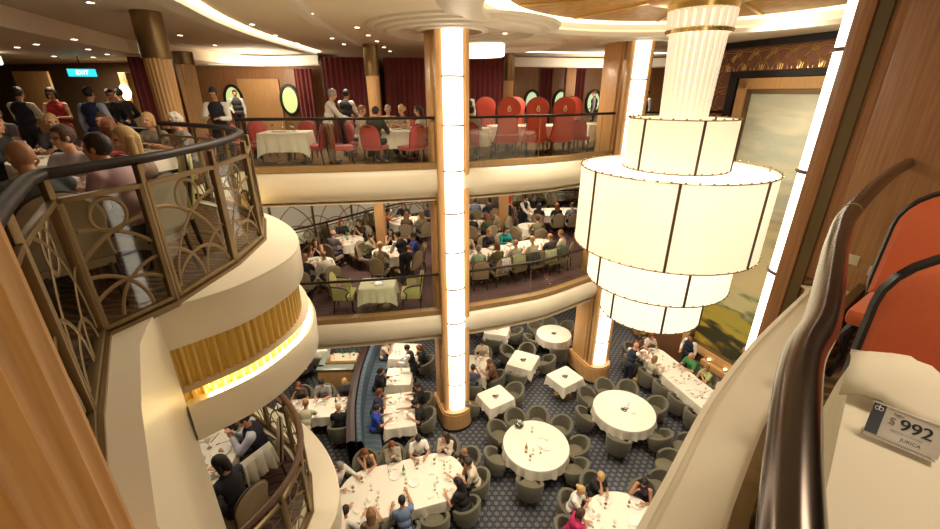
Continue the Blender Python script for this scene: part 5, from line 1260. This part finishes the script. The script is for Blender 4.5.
lay(tl, ('food', 'glass', 'fork', 'knife', 'red'), 6, 2)
bm = B(); 
for _ in range(40): ball(bm, (rnd.gauss(0, .07), rnd.gauss(0, .04), rnd.uniform(.02, .08)), .018, 1)
tag(mobj('salad_garnish', bm, mat('leaf_green'), loc=(-3.75, 3.95, F1+.757)), 'leafy green garnish lying at the near edge of the lower left table', 'garnish')
jk = jacket(255, 470, (.75, .72, .66), 'white jacket hung on the young man\'s chair inside the lower left balcony'); jk.location = (-2.93, 4.30, F1+.98); jk.rotation_euler.z = R(60)

# =====================================================================
# TOP DECK
# =====================================================================
K = dict(kind='red')
def X_(px, Y, y=95): return (px-470)/(FP*_c-(y-264.5)*_s)*Y
a1 = R_(-4.45, 10.55, .55, .45, .06, 8, F0, 'the top-deck leftmost square table', drop=.42, **K)
for px, Y, w_ in ((245, 10.35, 'left'), (262, 11.4, 'far left'), (303, 11.35, 'far right'), (314, 10.5, 'right')):
    x = X_(px, Y, 132); chair('red', x, Y, F0, face_to((x, Y), a1.c), 'red dining chair at the %s side of the leftmost square table, top deck' % w_)
lay(a1, (), 12, 4)
a2 = R_(-2.05, 11.15, .75, .55, .5, 0, F0, 'the top-deck busy table', drop=.4, **K)
for px, Y, d, kw in ((357, 11.3, 'blonde woman in white top', dict(fem=True, hair='short', hc='light', top=(.55, .48, .4))), (373, 10.35, 'dark-haired man in dark green jacket, back to us', dict(hc='dark', top=(.03, .04, .025), sleeve='long')),
                     (388, 12.0, 'grey-haired man in beige shirt', dict(hc='grey', top=(.45, .38, .25))), (405, 11.8, 'curly blonde woman in black and white top', dict(fem=True, hair='curly', hc='blonde', top=(.30, .24, .18), sleeve=None)),
                     (424, 11.35, 'dark-haired woman in white blouse', dict(fem=True, hair='long', hc='dark', top=(.5, .45, .4)))):
    x = X_(px, Y, 115); f = face_to((x, Y), a2.c); chair('red', x, Y, F0, f, 'red dining chair of the %s, top deck' % d); person((x, Y, F0), f, lab16(d, 'the top-deck busy table'), 'table', **kw); a2.seats.append(Vector((x, Y)))
lay(a2, ('food', 'glass'), 5, 5)
x = X_(341, 10.35, 135); chair('red', x, 10.35, F0, R(20), 'empty red dining chair behind the standing man, top deck')
x = X_(411, 10.3, 135); chair('red', x, 10.3, F0, R(140), 'red dining chair beside the silver wine bucket, top deck')
wb = empty('wine_bucket', (X_(416, 10.3, 135)+.15, 10.55, 0), 0, 'silver wine bucket on a stand beside the red chair, top deck', 'wine bucket')
bm = B(); lathe_c(bm, [(.07, .62), (.10, .66), (.12, .86), (.13, .87)], 20); mobj('bucket', bm, silver, wb); bm = B(); lathe_c(bm, [(.14, 0), (.13, .02), (.015, .04), (.015, .62)], 16); mobj('stand', bm, silver, wb)
stand(X_(322, 10.5)+.05, 10.55, F0, R(12), 'grey-haired man in white shirt and khaki trousers standing and gesturing on the top deck', 'serve', hc='grey', top=(.66, .60, .55), leg=(.20, .17, .07))
stand(X_(343, 11.9), 11.9, F0, R(75), 'waiter in white sleeves and black waistcoat, back to us, top deck', 'serve', hc='black', vest=(.012, .012, .016), leg=(.01, .01, .012), skin='m')
b1 = R_(1.75, 12.75, 1.25, .50, .4, 8, F0, 'the tall red-chair table', drop=.4, **K)
for px, Y, w_ in ((506, 11.75, 'nearest left'), (534, 11.95, 'nearest middle'), (560, 12.1, 'nearest right'), (487, 13.3, 'far left'), (517, 13.6, 'far middle'), (575, 13.5, 'far right')):
    x = X_(px, Y, 120); chair('tall', x, Y, F0, R(98) if Y < 13 else R(-82), 'tall red round-topped chair with gilt emblem, the %s of the six' % w_)
lay(b1, (), 8, 5)
b2 = R_(.12, 11.8, .42, .42, .42, 0, F0, 'the top-deck table behind the column', drop=.45, **K); lay(b2, (), 5, 6)
b2.person(463, 112, 'dark-haired person', 'table', (0, 0), hc='dark', top=(.4, .3, .25))
b3 = R_(3.95, 13.6, .50, .45, .06, 10, F0, 'the top-deck table by the right column', drop=.45, **K); lay(b3, (), 4, 7)
x = X_(580, 12.6, 130); chair('red', x, 12.6, F0, R(60), 'red dining chair right of the tall red chairs, top deck')
stand(X_(595, 18.2), 18.2, F0, R(160), 'waiter in black waistcoat standing before the oval windows', 'stand', hc='black', top=(.35, .35, .36), vest=(.012, .012, .016), leg=(.01, .01, .012), skin='d')
stand(X_(648, 16.8), 16.8, F0, R(190), 'waiter in pale blue shirt between the right column and chandelier stem', 'stand', hc='black', top=(.45, .48, .52), vest=(.012, .012, .016), leg=(.01, .01, .012), skin='m')
stand(X_(467, 14.3), 14.4, F0, R(-90), 'waiter in dark waistcoat before the red curtain', 'stand', hc='black', vest=(.012, .012, .016), leg=(.01, .01, .012), skin='m')
stand(X_(214, 9.3), 9.3, F0, R(-75), 'waiter in white shirt, dark waistcoat and red tie at the left rail', 'carry', look=(0, -.4), hc='black', vest=(.012, .015, .03), leg=(.01, .01, .012), skin='m')
stand(X_(235, 16.5), 16.5, F0, R(-60), 'waiter in grey waistcoat before the arched window', 'stand', hc='black', top=(.5, .48, .46), vest=(.03, .03, .035), leg=(.01, .01, .012), skin='m')
stand(X_(17, 8.9), 8.9, F0, R(100), 'waiter in dark waistcoat at the far left edge, back to us', 'carry', hc='black', vest=(.012, .015, .03), leg=(.01, .01, .012), skin='m', top=(.6, .58, .46))
stand(X_(52, 9.6), 9.6, F0, R(-60), 'woman with black bob in a red dress carrying a dish', 'carry', fem=True, hair='bob', hc='black', top=(.40, .02, .025), sleeve=None, dress=True, skin='m')
stand(X_(88, 8.4), 8.4, F0, R(95), 'waiter in pale blue shirt and blue waistcoat, back to us, upper left', 'stand', hc='black', top=(.40, .45, .58), vest=(.02, .03, .09), leg=(.01, .012, .03), skin='m')
stand(X_(106, 10.0), 10.0, F0, R(-30), 'woman in black with dark hair leaning beside the man in black suit', 'serve', fem=True, hair='bun', hc='black', top=(.015, .012, .015), leg=(.01, .01, .012))
stand(X_(120, 10.7), 10.7, F0, R(170), 'man in black suit standing by the doorway', 'stand', hc='black', top=(.012, .012, .015), leg=(.01, .01, .012), skin='m')
# the party behind the near bronze balustrade
nt_ = R_(-4.05, 3.65, .62, .62, .62, 0, F0, 'the table behind the bronze balustrade', drop=.55, **K)
for (x, y), d, po, kw in (((-3.12, 3.02), 'balding man in grey-blue shirt, back to us', 'chin', dict(hair=None, top=(.055, .065, .075), sleeve='long', skin='m', look=(.2, -.1))),
      ((-4.1, 4.52), 'dark-haired man with glasses in lavender shirt', 'table', dict(hair='short', hc='brown', top=(.50, .44, .50), sleeve='long', glasses=True, look=(-.5, 0))),
      ((-2.92, 3.62), 'dark-haired man in pink shirt with his hand at his mouth', 'chin', dict(hair='short', hc='dark', top=(.46, .30, .32), sleeve='long', skin='m', look=(.2, 0))),
      ((-3.22, 4.28), 'woman with straight blonde hair in beige top', 'table', dict(hair='long', hc='blonde', fem=True, top=(.35, .24, .18), sleeve='long', look=(.2, -.1)))):
    f = face_to((x, y), nt_.c); chair('lime' if 'blonde' in d else 'beige', x, y, F0, f, '%s chair of the %s' % ('pale lime' if 'blonde' in d else 'beige', d.split(' in ')[0]+', behind the balustrade'))
    person((x, y, F0), f, lab16(d, 'the table behind the bronze balustrade'), po, fine=True, **kw); nt_.seats.append(Vector((x, y)))
lay(nt_, ('plate', 'glass', 'fork'), 4, 3)
nu = R_(-5.5, 6.3, .95, .75, .7, 20, F0, 'the second table behind the balustrade', drop=.5, **K)
for px, py, d, kw in ((20, 124, 'grey balding man in dark suit', dict(hair='bald', hc='grey', top=(.03, .03, .035), sleeve='long')), (30, 117, 'blonde woman in black top', dict(fem=True, hair='short', hc='blonde', top=(.02, .02, .02))),
     (74, 122, 'woman with dark brown hair in grey top', dict(fem=True, hair='bob', hc='brown', top=(.12, .12, .13))), (97, 119, 'woman with blonde bob', dict(fem=True, hair='bob', hc='blonde', top=(.3, .25, .2))),
     (118, 117, 'white-haired woman with glasses', dict(fem=True, hair='curly', hc='white', top=(.25, .22, .2), glasses=True)), (112, 127, 'auburn-haired woman', dict(fem=True, hair='bob', hc='auburn', top=(.10, .06, .05)))):
    nu.person(px, py, d, 'table', (.1, -.1), **kw)
lay(nu, ('plate', 'glass'), 4, 3)
nv = R_(-9.3, 8.0, .8, .7, .7, 0, F0, 'the dim table at the far left edge', drop=.5, **K)
nv.person(3, 105, 'man in white shirt', 'table', (0, 0), hc='grey', top=(.6, .58, .5)); nv.person(10, 108, 'man in grey shirt', 'table', (0, 0), hc='dark', top=(.2, .18, .2))
# lamp-like rail end behind the bow
e = empty('balcony_railing', (0, 0, 0), 0, 'short dark railing with rounded end behind the fluted column', 'railing')
q_ = [(X_(128, 8.4, 125), 8.4), (X_(150, 8.0, 125), 8.0), (X_(172, 7.9, 125), 7.9)]
bm = B(); tube(bm, [(x, y, .98) for x, y in q_], .05, 10); mobj('handrail', bm, darkrail, e)
for a, b in zip(q_, q_[1:]): bronze_panel(e, a, b, .06, .9)
# ---- near right: table, sign and velvet chairs ----
u_, v_ = Vector((.70, .714)), Vector((.714, -.70))
tn = Tab((1.335, .615), .52, .42, .03, math.atan2(u_.y, u_.x), F0, 'the near table beside the handrail', drop=.62, kind='orange', m=mat('ivory_table_linen', (.70, .62, .47), .8, bump=.12, bs=5))
chair('orange', 1.60, 1.06, F0, R(225), 'burnt orange velvet chair with black frame pushed up to the near table')
chair('orange', 2.56, 2.08, F0, R(215), 'burnt orange velvet chair with brass-studded black frame farther along the rail')
for px, py, z in ((905, 200, 1.1), (912, 250, .8)): pass
bm = B(); n = 14
rows_ = [[bm.verts.new((-.30+.60*i/n, -.15+.30*j/8+.014*math.sin(i*1.1+j*.6), .014+.055*math.sin(j*PI/8)*(1+.5*math.sin(i*.7))+.025*max(0, math.sin(i*.9+j*.9)))) for j in range(9)] for i in range(n+1)]
for a, b in zip(rows_, rows_[1:]):
    for j in range(8): bm.faces.new((a[j], a[j+1], b[j+1], b[j]))
o = mobj('folded_linen', bm, mat('ivory_table_linen'), loc=(1.44, .92, .757), rz=R(-45)); mdf = o.modifiers.new('t', 'SOLIDIFY'); mdf.thickness = .008
tag(o, 'folded ivory linen lying across the far end of the near table', 'linen')
S_ = empty('table_number_stand', (1.115, .828, .765), R(-47), 'clear acrylic table number card reading 992 on the near table', 'sign')
TL_ = Matrix.Rotation(R(-38), 4, 'X')      # card leans back
def card(bm, dy=0):
    bm.transform(Matrix.Translation((0, 0, .012)) @ TL_ @ Matrix.Translation((0, dy, .052))); return bm
bm = B(); box(bm, (0, 0, 0), (.175, .0045, .104), bev=.001); mobj('card', card(bm), mat('silver_grey_card', (.58, .53, .45), .35), S_)
bm = B(); box(bm, (-.071, -.0032, 0), (.032, .001, .104)); mobj('dark_stripe', card(bm), mat('navy_print', (.02, .02, .03), .4), S_, False)
bm = B(); box(bm, (0, 0, .053), (.182, .010, .004), bev=.001); mobj('acrylic_edge', card(bm), mat('acrylic', (.75, .74, .68), .1), S_)
bm = B(); box(bm, (0, .03, .004), (.17, .07, .004), bev=.001); mobj('foot', bm, mat('acrylic'), S_)
def word(nm, s, size, x, z, m, bold=0):
    bm = text_bm(s, size, .0004, bold)
    for v in bm.verts: v.co = Vector((v.co.x+x, -.0034+v.co.z, v.co.y+z))
    return mobj(nm, card(bm), m, S_, False, fix=False)
prn = mat('navy_print'); [word('number_lettering', '992', .052, .024+dx_, .010, prn) for dx_ in (0,)]
for dx_ in (-.0012, .0012): word('number_weight', '992', .052, .024+dx_, .010, prn); word('table_lettering', 'TABLE', .009, -.022, .036, prn); word('pale_letter', 'S', .034, -.032, .010, mat('grey_print', (.28, .24, .20), .5))
word('waiter_lettering', 'ASSISTANT WAITER', .0085, .008, -.018, mat('grey_print')); word('name_lettering', 'JURICA', .015, .022, -.036, prn)
bm = B()
for s in (-1, 1): tube(bm, [(-.071+s*.005+.005*math.cos(k*PI/6), -.004, .036+.006*math.sin(k*PI/6)) for k in range(12)], .0009, 4, closed=True, up=(0, 1, 0))
box(bm, (-.071, -.004, .040), (.002, .001, .016)); mobj('crest', card(bm), china, S_)
S_.scale = (.80, .80, .80)
